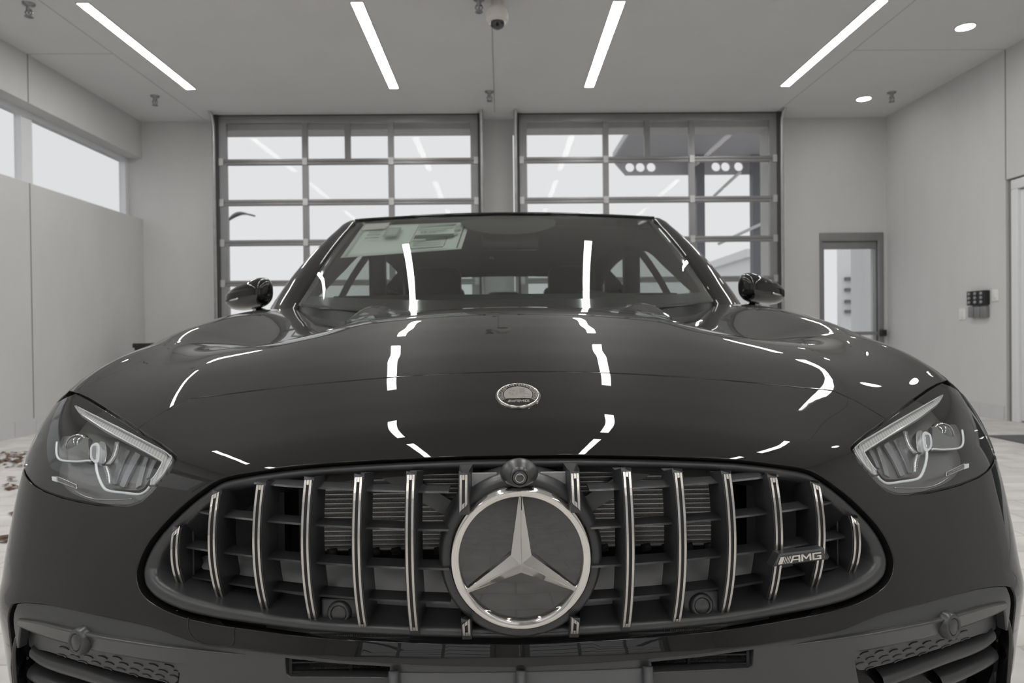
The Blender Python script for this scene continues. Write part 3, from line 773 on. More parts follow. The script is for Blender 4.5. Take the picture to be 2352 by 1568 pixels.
# housing bowl
hl_pts = lamp_loop
bowl_rows = []
lp = np.array(lamp_loop); cl = lp.mean(0)
for (lv, sc_) in ((-.003, 1.0), (-.02, 1.0), (-.055, 1.0)):
    q = to2(lp); qc = q.mean(0); bowl_rows.append([tuple(p) for p in skin(qc + (q - qc) * sc_, lv)])
wallb = grid_obj('lamp_gasket', bowl_rows, M['rubber'], lens, close_u=True)
bz = panel('lamp_bezel', list(skin(to2(lp).mean(0) + (to2(lp) - to2(lp).mean(0)) * 1.0, -.05)), M['lamp_inner'], lens, h=.016, off=-.050, skirt=0)
# daytime light: band along the upper edge turning down at the inner corner
drl = [(640, 345), (760, 400), (960, 500), (1200, 620), (1450, 750), (1640, 850), (1715, 905), (1740, 950), (1722, 1000), (1655, 1100), (1590, 1180), (1530, 1230), (1490, 1235), (1500, 1190), (1560, 1120), (1620, 1040), (1632, 990), (1610, 960), (1480, 885), (1300, 785), (1120, 690), (960, 600), (820, 510), (700, 430)]
dr = panel('daytime_light', trace(C5(drl), -.016), M['drl'], lens, h=.009, off=-.016, skirt=.010, rim=.002); dr['label'] = 'pale light guide shaped like a tick'
for off_, pts in ((.0, [(660, 352), (960, 505), (1200, 625), (1450, 755), (1640, 853), (1712, 908), (1735, 950), (1655, 1098), (1560, 1205)]),
                  (.0, [(700, 432), (960, 602), (1300, 788), (1480, 887), (1605, 958), (1630, 990), (1560, 1118), (1500, 1190)])):
    P = on_level(catmull(trace(C5(pts), -.012), 5), -.012); b = MB(); b.tube(P, .0012, 6); b.build('light_edge', M['clear'], dr)
ug = [(770, 420), (960, 515), (1250, 665), (1500, 795), (1660, 885), (1690, 935)]
P = on_level(catmull(trace(C5(ug), -.013), 5), -.013); b = MB(); b.tube(P, .0010, 6); b.build('light_edge', M['reflector'], dr)
# main reflector chamber
rf = [(1010, 1000), (1130, 760), (1190, 700), (1400, 840), (1600, 965), (1610, 1020), (1480, 1190), (1370, 1300), (1050, 1270), (1000, 1180)]
lev_panel('reflector', C5(rf), -.044, M['lamp_inner'], lens, skirt=0)
for k, q in enumerate(([(1215, 830), (1265, 860), (1105, 1235), (1060, 1225)], [(1330, 870), (1385, 905), (1200, 1265), (1150, 1250)], [(1440, 915), (1475, 935), (1390, 1240), (1330, 1275)], [(1530, 945), (1570, 960), (1480, 1150), (1445, 1170)])):
    lev_panel('reflector_facet', C5(q), -.040 + .003 * (k % 2), M['lamp_facet'], lens, h=.006, skirt=.005, smooth_in=False)
for pts in ([(1130, 760), (1115, 850), (1080, 940), (1030, 1000)], [(1000, 1030), (1030, 1130), (1040, 1230)]):
    P = on_level(catmull(trace(C5(pts), -.028), 6), -.028); b = MB()
    b.tube(P, .0022, 8)
    for p in P[::1]: b.box(p[0] - .004, p[0] + .004, p[1] - .002, p[1] + .001, p[2] - .0008, p[2] + .0008)
    b.build('ribbed_light', M['reflector'], lens)
# outline light below
P = on_level(catmull(trace(C5([(885, 1000), (895, 1080), (925, 1180), (975, 1275), (1040, 1312), (1200, 1332), (1370, 1348), (1450, 1310), (1490, 1260)]), -.018), 5), -.018)
b = MB(); b.tube(P, .0024, 8); b.build('outline_light', M['clear'], lens)
# projector and crystal element
lev_panel('projector_housing', C5([(475, 720), (500, 705), (770, 705), (790, 730), (800, 930), (760, 955), (510, 955), (470, 910)]), -.034, M['lamp_inner'], lens, h=.008, skirt=.01, rim=.002)
pc = hit(40 + 690 * .20408, 860 + 812 * .20408, -.045); pc[0] = abs(pc[0])
b = MB(); pn = Vector((.10, -1, .04)).normalized(); b.lathe([(.0205, -.006), (.0200, .004), (.0165, .0105), (.011, .0145), (.005, .0165), (0, .017)], pc, pn, 40)
b.build('projector_lens', M['projector'], lens)
b = MB(); b.lathe([(.0235, -.004), (.0232, .004), (.0215, .006), (.0205, .003)], pc, pn, 40); b.build('projector_ring', M['chrome'], lens)
P = on_level(catmull(trace(C5([(445, 760), (440, 880), (465, 945), (530, 970), (680, 978), (800, 968), (825, 975)]), -.022), 5), -.022)
b = MB(); b.tube(P, .0020, 8); b.build('outline_light', M['clear'], lens)
for (pts, lv, mm) in (([(835, 790), (880, 765), (910, 775), (922, 820), (915, 950), (890, 990), (850, 975), (818, 930), (818, 830)], -.018, 'clear'),
                      ([(920, 770), (960, 755), (990, 790), (996, 900), (985, 980), (950, 1000), (925, 985)], -.026, 'reflector'),
                      ([(850, 805), (880, 800), (890, 830), (885, 930), (860, 950), (840, 910), (840, 840)], -.0165, 'reflector')):
    lev_panel('crystal_element', C5(pts), lv, M[mm], lens, h=.006, skirt=.012, rim=.001)
# name strip: framed plate with small lettering
npts = [(440, 1140), (660, 1235), (668, 1285), (450, 1205), (440, 1180)]
plate = lev_panel('name_plate', C5(npts), -.020, M['reflector'], lens, h=.006, skirt=.003, smooth_in=False)
pin = lev_panel('plate_field', C5([(452, 1153), (652, 1242), (657, 1275), (456, 1193)]), -.0195, M['badge_black'], plate, h=.006, skirt=.001, smooth_in=False)
lens_text = []
tri_ = lev_panel('lamp_reflex', C5([(385, 1145), (432, 1150), (445, 1205), (390, 1190)]), -.022, M['clear'], lens, h=.006, skirt=.003, smooth_in=False)
P = on_level(catmull(trace(C5([(640, 1300), (760, 1370), (900, 1405), (1100, 1410), (1290, 1400)]), -.03), 5), -.03); b = MB(); b.tube(P, .0012, 6); b.build('bezel_line', M['reflector'], lens)
twin = mirror_part(lens, car)
# lettering on both plates (not mirrored)
for s, par_ in ((-1, plate), (1, [c for c in twin.children if c.name.startswith('name_plate')][0])):
    a, c = [trace(C5([q]), -.0185)[0] for q in ((468, 1180), (645, 1258))]
    if s < 0: A_, B_ = np.array([-a[0], a[1], a[2]]), np.array([-c[0], c[1], c[2]])
    else: A_, B_ = c, a
    v, f = text_mesh('HIGH PERFORMANCE', 1, 0, 0.01); xs = [x for x, y, z in v]; wd_ = max(xs) - min(xs)
    u_ = (B_ - A_); L_ = np.linalg.norm(u_); u_ = u_ / L_; n_ = np.array([.5 * s, -1, .2]); n_ /= np.linalg.norm(n_); w_ = np.cross(u_, n_); w_ = w_ if w_[2] > 0 else -w_
    mid = (A_ + B_) / 2; k_ = L_ / wd_
    mesh_obj('lettering', [mid + u_ * x * k_ + w_ * y * k_ + n_ * .0004 for x, y, z in v], f, M['badge_silver'], par_['_p'] if False else (lens if s > 0 else twin))

# ------------------------------------------------------------------ lower matte fascia
lowerL = [(1183, 1535), (1040, 1533), (897, 1527), (770, 1518), (645, 1505), (533, 1491), (450, 1479), (393, 1460), (339, 1441), (286, 1429), (232, 1418), (161, 1402), (107, 1391), (54, 1386), (34, 1388)]
lo_ = trace(lowerL); lo_[0][0] = 0
outer_dn = [np.array([.800, .225, .40]), np.array([.800, .24, .33]), np.array([.80, .25, .26]), np.array([.78, .27, .215]), np.array([.6, .2, .20]), np.array([.4, .13, .195]), np.array([.2, .10, .19]), np.array([0, .09, .19])]
rl = lo_ + outer_dn
low_loop = rl + mir(rl)[::-1][1:-1]
sideL = [(39, 1437), (71, 1450), (107, 1464), (150, 1477), (214, 1493), (286, 1506), (366, 1519), (394, 1530), (407, 1548), (404, 1575), (390, 1640), (330, 1700), (90, 1700), (45, 1640), (30, 1520)]
sl = trace(sideL)
def cl_(px, py): p = hit(px, py); return np.array([abs(p[0]), p[1], p[2]])
cen_hole = [cl_(648, 1512), cl_(770, 1525), cl_(894, 1533), cl_(894, 1562), cl_(660, 1560), cl_(650, 1552)]
brk = None
lowf = panel('lower_fascia', low_loop, M['matte'], car, holes=[sl, mir(sl)[::-1], cen_hole, mir(cen_hole)[::-1]], h=.014, off=-.004, skirt=.014, rim=.003)
# number-plate carrier: ribbed matte panel in the middle
b = MB()
pa, pb = cl_(905, 1538), cl_(905, 1567)
wx = pa[0]
rows = [[(x, .012 + .30 * abs(x) ** 2.3 - dy, z_) for x in np.linspace(-wx, wx, 31)] for (z_, dy) in ((.468, -.01), (.466, .0), (.452, .002), (.449, .012), (.440, .014), (.36, .012))]
carrier = grid_obj('plate_carrier', rows, M['panel_plastic'], car)
for xx in (-wx, 0, wx):
    b = MB(); b.tube([(xx, .006 + .30 * abs(xx) ** 2.3, .472), (xx, .000 + .30 * abs(xx) ** 2.3, .445), (xx, -.006 + .3 * abs(xx) ** 2.3, .38)], .007, 12); b.build('carrier_rib', M['panel_plastic'], carrier)
# cooler behind the centre intake
b = MB(); b.box(-.37, .37, .10, .115, .38, .50); lc = b.build('lower_cooler', M['grey_plastic'], car)
for s in (-1, 1):
    b = MB()
    z_ = .385
    while z_ < .49: b.box(min(s * .16, s * .305), max(s * .16, s * .305), .094, .101, z_, z_ + .0022); z_ += .0095
    b.build('cooler_tubes', M['beam'], lc)
    b = MB()
    for i in range(48):
        x = .162 + .003 * i
        for k in range(9): b.box(min(s * x, s * (x + .0014)), max(s * x, s * (x + .0014)), .096, .101, .4035 + .0095 * k - .001, .4035 + .0095 * k + .0055)
    b.build('cooler_fins', M['beam'], lc)
    b = MB()
    for k in range(5): b.box(min(s * .155, s * .325), max(s * .155, s * .325), .045, .050, .417 + .013 * k, .4192 + .013 * k)
    for xx in (.165, .235, .318): b.box(s * xx - .002, s * xx + .002, .044, .050, .40, .485)
    b.build('intake_grid', M['deep'], car)
    b = MB(); b.box(s * .335 - .007, s * .335 + .007, .070, .10, .41, .485); b.build('foam_seal', M['beam'], car)
# blade over the side intake, with sensor; insert, louvre marks, vanes and fin
A_ = [(36, 1389), (107, 1390), (232, 1417), (286, 1428), (339, 1440), (393, 1459), (450, 1478), (533, 1490), (600, 1498)]
B_ = [(41, 1424), (89, 1432), (143, 1446), (214, 1462), (286, 1474), (357, 1484), (420, 1490), (520, 1499), (600, 1507)]
C_ = [(39, 1437), (90, 1458), (143, 1475), (214, 1494), (286, 1507), (357, 1519), (420, 1528), (520, 1545), (600, 1560)]
def rowpts(L, lev, n=60):
    P = np.array(catmull(trace(L, lev), 8)); s_ = np.r_[0, np.cumsum(np.linalg.norm(np.diff(P, axis=0), axis=1))]; t_ = np.linspace(0, s_[-1], n)
    return np.stack([np.interp(t_, s_, P[:, k]) for k in range(3)], 1)
ra, rb_, rc = rowpts(A_, -.020), rowpts(B_, .004), rowpts(C_, -.004)
fd = np.clip((np.arange(60) - 38) / 21.0, 0, 1)[:, None] ** 1.5
rb0 = rowpts(B_, -.006); rc0 = rowpts(C_, -.007); ra0 = rowpts(A_, -.007)
ra = ra * (1 - fd) + ra0 * fd; rb_ = rb_ * (1 - fd) + rb0 * fd; rc = rc * (1 - fd) + rc0 * fd
rows = []
for f in np.linspace(0, 1, 9):
    g = f ** .8; rows.append(ra * (1 - g) + rb_ * g + np.array([0, .010, -.004]) * math.sin(PI * g) * np.linspace(1, .2, 60)[:, None])
for f in np.linspace(.08, 1, 7): rows.append(rb_ * (1 - f) + rc * f)
rows.append(rc + np.array([0, .03, 0.004]))
blade = grid_obj('intake_blade', [list(r) for r in rows], M['matte'], car)
sp = trace([(177, 1474)], .006)[0]; sn = Vector((.42, -1, .06)).normalized()
b = MB(); b.lathe([(.0185, -.010), (.0168, .001), (.0142, .004), (.0116, .0030), (.0110, .0)], sp, sn, 40, sx=1, sy=1.15, xdir=(1, 0, 0)); snr = b.build('bumper_sensor', M['matte'], car)
b = MB(); b.lathe([(.0106, -.002), (.0104, .0024), (.0096, .003), (0, .003)], sp, sn, 40, sx=1, sy=1.15, xdir=(1, 0, 0)); b.build('sensor_face', M['matte'], snr)
b = MB(); b.lathe([(.0114, .0018), (.0105, .0018)], sp, sn, 40, sx=1, sy=1.15, xdir=(1, 0, 0)); b.build('sensor_gap', M['deep'], snr)
def C7(pts): return [(x * .17857, 1300 + y * .17857) for x, y in pts]
ins = panel('intake_insert', catmull(trace(C7([(400, 800), (900, 900), (1300, 1050), (2050, 1200), (2240, 1240), (2290, 1390), (2240, 1500), (2000, 1460), (1500, 1345), (1000, 1215), (600, 1090), (370, 1020)]), -.026), 3, True), M['panel_plastic'], car, h=.012, off=-.026, skirt=.004)
b = MB()
for row, (x0, y0, n_) in enumerate([(760, 1040, 1), (730, 1135, 5), (1000, 1220, 7), (1320, 1305, 6), (1650, 1385, 4), (2040, 1470, 1)]):
    for k in range(n_):
        x = x0 + 165 * k * (1 + .02 * k); y = y0 + (8 * k)
        P = on_level(catmull(trace(C7([(x, y), (x + 60, y + 8), (x + 100, y + 28), (x + 112, y + 40)]), -.024), 3), -.0250); b.tube(P, .0011, 6)
b.build('louvre_marks', M['matte'], ins)
for (P_, r0) in (([(350, 1150), (480, 1250), (700, 1340), (1000, 1430), (1400, 1560), (1900, 1720)], .0085), ([(320, 1420), (480, 1520), (760, 1640), (1100, 1760)], .0085)):
    P = on_level(catmull(trace(C7(P_), -.010), 6), -.010)
    rws = []
    for k in range(9):
        a = PI * k / 8
        rws.append(P + np.array([0, 1, 0]) * (-.016 * math.sin(a)) + np.array([0, 0, 1]) * (.011 * math.cos(a)) + np.array([0, .02, 0]))
    rws = [rws[0] + np.array([0, .05, .006])] + rws + [rws[-1] + np.array([0, .05, .004])]
    grid_obj('intake_vane', [list(r) for r in rws], M['satin'], car)
back = panel('intake_floor', catmull(trace(C7([(230, 780), (900, 900), (2300, 1240), (2330, 1500), (2000, 2200), (400, 2200), (200, 1500)]), -.055), 3, True), M['deep'], car, h=.02, off=-.055, skirt=0)
fp = [np.array([.800, .215, .452]), np.array([.812, .225, .438]), np.array([.820, .23, .41]), np.array([.822, .235, .36]), np.array([.82, .24, .28])]
P = catmull(fp, 6); rws = []
for k in range(9):
    a = 2 * PI * k / 8; rws.append([p + np.array([.0055 * math.cos(a), .016 * math.sin(a), 0]) for p in P])
grid_obj('air_curtain_fin', rws, M['gloss'], car)
for o in [x for x in list(car.children) if x.name.split('.')[0] in ('intake_blade', 'bumper_sensor', 'intake_insert', 'intake_vane', 'intake_floor', 'air_curtain_fin')]:
    mirror_part(o, car)
# tow-eye cover seam in the painted lip (thin gap line)
P = on_level(catmull(trace([(433, 1418), (432, 1440), (441, 1462), (465, 1478), (500, 1483), (530, 1482), (538, 1470), (537, 1452), (540, 1440)]), 5), .0003); P = P * np.array([-1, 1, 1]); b = MB(); b.tube(P, .0009, 6); b.build('tow_cover_seam', M['deep'], car)
# ------------------------------------------------------------------ greenhouse, cabin, body behind the hood
NU = 31
US = np.linspace(-1, 1, NU)
def wsp(u, v):
    b = np.array([.765 * u, 1.13 + .48 * abs(u) ** 2.4, .982 + .054 * u * u]); t = np.array([.632 * u, 1.94 + .10 * u * u, 1.417 + .0 * u])
    p = b * (1 - v) + t * v; k = math.sin(PI * v)
    return p + np.array([0, -.013 * k, .011 * k])
VS = np.linspace(0, 1, 17)
ws = grid_obj('windscreen', [[wsp(u, v) for u in US] for v in VS], M['windscreen'], car)
def frit(u0, u1, v0, v1, nu=12, nv=12): return [[wsp(u, v) + np.array([0, .004, -.003]) for u in np.linspace(u0, u1, nu)] for v in np.linspace(v0, v1, nv)]
b = MB()
for (u0, u1, v0, v1) in ((-1, -.965, 0, 1), (.965, 1, 0, 1), (-1, 1, .965, 1), (-1, 1, 0, .10)):
    r = frit(u0, u1, v0, v1); nv, nu = 12, 12; b.add([p for q in r for p in q], [(i * nu + j, i * nu + j + 1, (i + 1) * nu + j + 1, (i + 1) * nu + j) for i in range(nv - 1) for j in range(nu - 1)], 0, True)
# dark band round the interior mirror sensor
pts = [wsp(.02 + .30 * math.cos(a), .93 + .20 * math.sin(a) if math.sin(a) < 0 else .93 + .05 * math.sin(a)) + np.array([0, .004, -.003]) for a in np.linspace(0, 2 * PI, 40, endpoint=False)]
b.add(pts, [tuple(range(40))]); b.build('black_band', M['gloss'], ws)
railI = [np.array([.755, 1.52, .975])] + [wsp(1, v) for v in np.linspace(0, 1, 9)] + [np.array(p) for p in ((.625, 2.2, 1.428), (.605, 2.6, 1.438), (.59, 3.1, 1.428), (.575, 3.5, 1.39), (.57, 3.75, 1.345), (.60, 4.05, 1.20), (.63, 4.32, 1.07))]
railO = [np.array(p) for p in ((.890, 1.62, .975), (.900, 1.72, 1.035), (.868, 1.80, 1.125), (.828, 1.88, 1.209), (.772, 1.98, 1.298), (.722, 2.1, 1.370), (.695, 2.2, 1.392), (.682, 2.3, 1.398), (.665, 2.6, 1.398), (.66, 3.1, 1.382), (.67, 3.5, 1.325), (.70, 3.8, 1.235), (.78, 4.15, 1.10), (.80, 4.32, 1.05))]
def resam(P, n):
    P = np.array(catmull(P, 10)); s_ = np.r_[0, np.cumsum(np.linalg.norm(np.diff(P, axis=0), axis=1))]; t_ = np.linspace(0, s_[-1], n); return np.stack([np.interp(t_, s_, P[:, k]) for k in range(3)], 1)
RI, RO = resam(railI, 70), resam(railO, 70)
rows = [RI + np.array([-.012, .01, -.02])]
for f in np.linspace(0, 1, 9):
    k = math.sin(PI * f); rows.append(RI * (1 - f) + RO * f + np.array([.012, -.004, .020]) * k)
rows.append(RO + np.array([-.03, .02, -.03]))
rail = grid_obj('roof_pillar', [list(r) for r in rows], M['paint'], car); mirror_part(rail, car)
# inner lining of the pillars
LN = resam([np.array(p) for p in ((.84, 1.70, 1.0), (.770, 1.90, 1.083), (.735, 2.2, 1.21), (.692, 2.5, 1.332), (.66, 3.0, 1.335), (.64, 3.4, 1.27), (.66, 3.8, 1.17), (.74, 4.2, 1.05))], 70)
lin = grid_obj('pillar_lining', [list(RI + np.array([-.012, .02, -.02])), list(RI * .4 + LN * .6 + np.array([-.03, .0, 0])), list(LN), list(RO + np.array([-.012, .03, -.015]))], M['headliner'], car); mirror_part(lin, car)
RY = [1.95, 2.0, 2.15, 2.4, 2.8, 3.2, 3.5, 3.75]; RZ = [1.424, 1.436, 1.448, 1.458, 1.457, 1.438, 1.408, 1.365]
rx = lambda y: float(np.interp(y, RI[22:, 1], RI[22:, 0])); rz = lambda y: float(np.interp(y, RI[22:, 1], RI[22:, 2]))
rows = []
for y, z in zip(RY, RZ):
    e = (.64 if y < 2.05 else rx(y)) + .004; ez = (1.419 if y < 2.05 else rz(y) + .002)
    rows.append([(e * u, y + (.09 * u * u if y < 2.0 else .05 * u * u if y < 2.05 else 0), ez + (z - ez) * (1 - u * u)) for u in US])
roof = grid_obj('roof', rows, M['paint'], car, thick=.01)
rows2 = [[(p[0] * .98, p[1] + .02, p[2] - .045) for p in r] for r in rows]; grid_obj('headliner', rows2, M['headliner'], car)
# rear window
rows = [[((.565 * (1 - v) + .62 * v) * u, 3.76 + .55 * v + .03 * u * u * 0, 1.352 * (1 - v) + 1.075 * v + .03 * (1 - u * u) + .02 * math.sin(PI * v)) for u in US] for v in np.linspace(0, 1, 8)]
grid_obj('rear_window', rows, M['side_glass'], car)
# side windows
def side_sheet(y0, y1, y2, y3, n=14):
    top = [np.array([np.interp(y, RO[:, 1], RO[:, 0]), y, np.interp(y, RO[:, 1], RO[:, 2])]) + np.array([-.008, 0, -.012]) for y in np.linspace(y0, y1, n)]
    bot = [np.array([.885, y, 1.0 + .02 * (y - 1.6)]) for y in np.linspace(y2, y3, n)]
    return [[t * (1 - f) + q * f + np.array([.02 * math.sin(PI * f), 0, 0]) for t, q in zip(top, bot)] for f in np.linspace(0, 1, 8)]
for (nm, a, mm) in (('front_side_window', (1.80, 2.52, 1.76, 2.55), 'side_glass'), ('rear_side_window', (2.66, 3.40, 2.69, 3.50), 'side_glass'), ('centre_pillar', (2.52, 2.66, 2.55, 2.69), 'gloss'), ('quarter_panel', (3.40, 4.25, 3.50, 4.25), 'paint')):
    o = grid_obj(nm, side_sheet(*a), M[mm], car); mirror_part(o, car)
bl = MB(); bl.tube([(.89, 1.74, 1.0), (.891, 2.5, 1.017), (.888, 3.5, 1.036)], .008, 8); o = bl.build('belt_moulding', M['gloss'], car); mirror_part(o, car)
for yy, ww in ((2.59, .10),):
    b = MB(); b.box(.60, .86, yy, yy + .12, .35, 1.03, bev=.02); b.box(.62, .70, yy + .02, yy + .12, 1.0, 1.38, bev=.02); o = b.build('pillar_trim', M['cabin'], car); mirror_part(o, car)
# doors and rear quarter
def body_rows(y0, y1, ztop=1.0, zbot=.24, n=16, bulge=0.0, nz=14):
    zz = np.linspace(ztop, zbot, nz)
    return [[(.885 + .022 * math.sin(PI * min(1, max(0, (1.0 - z) / .62))) - .11 * max(0, .45 - z) + bulge * math.exp(-((y - 3.72) / .45) ** 2) * math.exp(-((z - .7) / .25) ** 2), y, min(z + (.02 * (y - 1.6) if z == ztop else 0), .93 + .09 * min(1, (y - 1.34) / .4))) for y in np.linspace(y0, y1, n)] for z in zz]
for nm, a in (('front_door', (1.352, 2.60)), ('rear_door', (2.607, 3.36))):
    d_ = grid_obj(nm, body_rows(*a), M['paint'], car)
    hb = MB(); yy = a[1] - .22; hb.box(.905, .935, yy, yy + .20, .90, .925, bev=.01); hb.build('door_handle', M['paint'], d_); mirror_part(d_, car)
rows = body_rows(3.367, 4.70, n=110, bulge=.012, nz=70); vs = [p for r in rows for p in r]; nc = 110; fs = []
for i in range(len(rows) - 1):
    for j in range(nc - 1):
        c = np.mean([vs[i * nc + j], vs[(i + 1) * nc + j + 1]], 0)
        if (c[1] - 3.725) ** 2 + (c[2] - .335) ** 2 < .385 ** 2: continue
        fs.append((i * nc + j, i * nc + j + 1, (i + 1) * nc + j + 1, (i + 1) * nc + j))
q = mesh_obj('rear_quarter', vs, fs, M['paint'], car, True); mirror_part(q, car)
rows = [[(.80 * u * (1 - .04 * k), y + .0 * u, z - .03 * u * u) for u in US] for k, (y, z) in enumerate(((4.28, 1.075), (4.45, 1.07), (4.62, 1.06), (4.70, 1.045), (4.72, .95), (4.70, .80)))]
grid_obj('boot_lid', rows, M['paint'], car, thick=.01)
rows = [[(.87 * u, y - .10 * u ** 4, z) for u in US] for (y, z) in ((4.70, .82), (4.76, .72), (4.77, .55), (4.74, .38), (4.68, .24))]
grid_obj('rear_bumper', rows, M['paint'], car, thick=.01)
b = MB(); b.box(-.74, .74, .33, 4.6, .16, .24); b.box(-.72, .72, 1.28, 1.32, .24, .90); b.box(-.82, .82, 1.33, 4.3, .24, .30); b.box(-.72, .72, 4.25, 4.29, .3, 1.0); b.build('underbody', M['deep'], car)
# wheels
for sx in (-1, 1):
    for yy in (.86, 3.725):
        w = MB(); w.lathe([(.225, -.09), (.255, -.112), (.300, -.115), (.325, -.105), (.335, -.085), (.335, .085), (.325, .105), (.300, .115), (.255, .112), (.225, .09)], (sx * .765, yy, .335), (sx, 0, 0), 64)
        wo = w.build('wheel', M['tyre'], car)
        r = MB(); r.lathe([(.228, .085), (.235, .098), (.222, .10), (.210, .06), (.205, -.05), (.09, -.06), (.0, -.06)], (sx * .765, yy, .335), (sx, 0, 0), 48); r.build('rim', M['rim'], wo)
        s_ = MB()
        for k in range(10):
            a = 2 * PI * k / 10; c0_, s0_ = math.cos(a), math.sin(a)
            s_.tube([(sx * .845, yy + .02 * c0_, .335 + .02 * s0_), (sx * .85, yy + .12 * c0_, .335 + .12 * s0_), (sx * .848, yy + .222 * c0_, .335 + .222 * s0_)], [.024, .017, .015], 8)
        s_.lathe([(.045, -.01), (.045, .012), (.03, .018), (0, .018)], (sx * .84, yy, .335), (sx, 0, 0), 24); s_.build('spokes', M['rim'], wo)
        b = MB(); b.lathe([(.385, -.10), (.385, .11)], (sx * .78, yy, .335), (sx, 0, 0), 48); b.lathe([(.385, -.10), (.0, -.10)], (sx * .78, yy, .335), (sx, 0, 0), 48)
        bm = bmesh.new(); bm.free()
        ob = b.build('wheel_arch_liner', M['deep'], car)
        me = ob.data; bm = bmesh.new(); bm.from_mesh(me); bmesh.ops.delete(bm, geom=[v for v in bm.verts if v.co.z < .22], context='VERTS'); bm.to_mesh(me); bm.free()
# cowl between hood and windscreen
hr = np.array(catmull([ontop(x, y) for x, y in REARXY[2:]], 4))
hx = hr[::-1]
rows = []
us = np.linspace(-1, 1, 61)
for f in np.linspace(0, 1, 6):
    row = []
    for u in us:
        x = .765 * u; w_ = wsp(u, .03); hy = float(np.interp(abs(x), hx[:, 0], hx[:, 1])); hz = float(np.interp(abs(x), hx[:, 0], hx[:, 2])) - .020
        row.append((x, hy * (1 - f) + w_[1] * f, hz * (1 - f) + (w_[2] - .004) * f - .012 * math.sin(PI * f)))
    rows.append(row)
grid_obj('cowl_panel', rows, M['matte'], car)
# door mirrors
MC = np.array([.935, 1.60, 1.074])
bm = bmesh.new(); bmesh.ops.create_uvsphere(bm, u_segments=48, v_segments=32, radius=1)
for v in bm.verts:
    x, y, z = v.co
    def se(a, e): return math.copysign(abs(a) ** e, a)
    X = se(x, .75); Y = se(y, .8); Z = se(z, .75)
    hgt = .070 * (1 - .60 * (X * .5 + .5)) if Z > 0 else .056 * (1 - .15 * (X * .5 + .5))
    v.co = (MC[0] + .092 * X, MC[1] + .075 * Y * (1 if Y < 0 else .55) + .03 * X, MC[2] + hgt * Z - .012 * X)
mv = [tuple(v.co) for v in bm.verts]; mf = [[v.index for v in f.verts] for f in bm.faces]; bm.free()
def part_of(keep): return [f for f in mf if keep(np.mean([mv[i] for i in f], 0))]
dm = mesh_obj('door_mirror', mv, part_of(lambda c: c[2] - (MC[2] - .012 * (c[0] - MC[0]) / .092) > -.012), M['paint'], car, True)
mesh_obj('mirror_base', mv, part_of(lambda c: c[2] - (MC[2] - .012 * (c[0] - MC[0]) / .092) <= -.008), M['gloss'], dm, True)
P = [(MC[0] + .093 * math.cos(a), MC[1] - .076 * math.sin(a) + .03 * math.cos(a), MC[2] - .013 - .012 * math.cos(a)) for a in np.linspace(-.1, 1.4, 16)]
b = MB(); b.tube(P, .0035, 8); b.build('turn_signal', M['reflector'], dm)
b = MB(); b.tube([(.875, 1.68, .985), (.895, 1.64, 1.0), (.92, 1.61, 1.014)], [.03, .026, .024], 12); b.build('mirror_foot', M['gloss'], dm)
mirror_part(dm, car)
# cabin
rows = [[(.72 * u, y + (.47 - .08 * min(k, 4)) * abs(u) ** 2.4, z + .012 * u * u - (.02 if k == 0 else 0)) for u in US] for k, (y, z) in enumerate(((1.20, .975), (1.45, 1.03), (1.66, 1.072), (1.74, 1.078), (1.78, 1.06), (1.80, .95), (1.82, .6)))]
grid_obj('dashboard', rows, M['cabin'], car)
sw = MB(); c_ = Vector((.37, 1.97, .92)); ax = Vector((0, .93, -.36)).normalized(); ux = Vector((1, 0, 0)); uy = ax.cross(ux)
ring = [c_ + (ux * math.cos(a) + uy * math.sin(a)) * .185 for a in np.linspace(0, 2 * PI, 40, endpoint=False)]
sw.tube(ring, .016, 10, closed=True); sw.tube([c_ - ux * .18, c_ + ux * .18], .018, 8); sw.tube([c_, c_ + uy * (-.18 if (uy * -.18).z < 0 else .18)], .02, 8); sw.lathe([(.06, -.02), (.06, .02), (.0, .03)], c_, -ax, 24)
sw.build('steering_wheel', M['seat'], car)
for sx in (-1, 1):
    s_ = MB(); s_.box(sx * .37 - .25, sx * .37 + .25, 2.15, 2.70, .42, .58, bev=.05); so_ = s_.build('front_seat', M['seat'], car)
    s_ = MB()
    vs = []
    bm = bmesh.new(); bmesh.ops.create_cube(bm, size=1)
    for v in bm.verts:
        t = v.co.z + .5; v.co = Vector((sx * .37 + v.co.x * (.48 - .10 * t), 2.66 + .20 * t + v.co.y * .14, .5 + .62 * t))
    bmesh.ops.bevel(bm, geom=bm.edges[:], offset=.055, segments=4, affect='EDGES'); bm.verts.index_update()
    s_.add([v.co for v in bm.verts], [[v.index for v in f.verts] for f in bm.faces], 0, True); bm.free(); s_.build('backrest', M['seat'], so_)
    s_ = MB(); s_.box(sx * .37 - .13, sx * .37 + .13, 2.84, 2.94, 1.10, 1.30, bev=.045); s_.build('headrest', M['seat'], so_)
s_ = MB(); s_.box(-.66, .66, 3.1, 3.7, .42, .60, bev=.05); rs_ = s_.build('rear_seat', M['seat'], car)
s_ = MB(); s_.box(-.66, .66, 3.62, 3.80, .55, 1.13, bev=.05); s_.build('backrest', M['seat'], rs_)
for xx, w_, zz in ((-.40, .13, 1.245), (0, .12, 1.215), (.40, .13, 1.245)):
    s_ = MB(); s_.box(xx - w_, xx + w_, 3.72, 3.82, 1.08, zz, bev=.04); s_.build('headrest', M['seat'], rs_)
s_ = MB(); s_.box(-.64, .64, 3.80, 4.28, 1.03, 1.06); s_.build('parcel_shelf', M['cabin'], car)
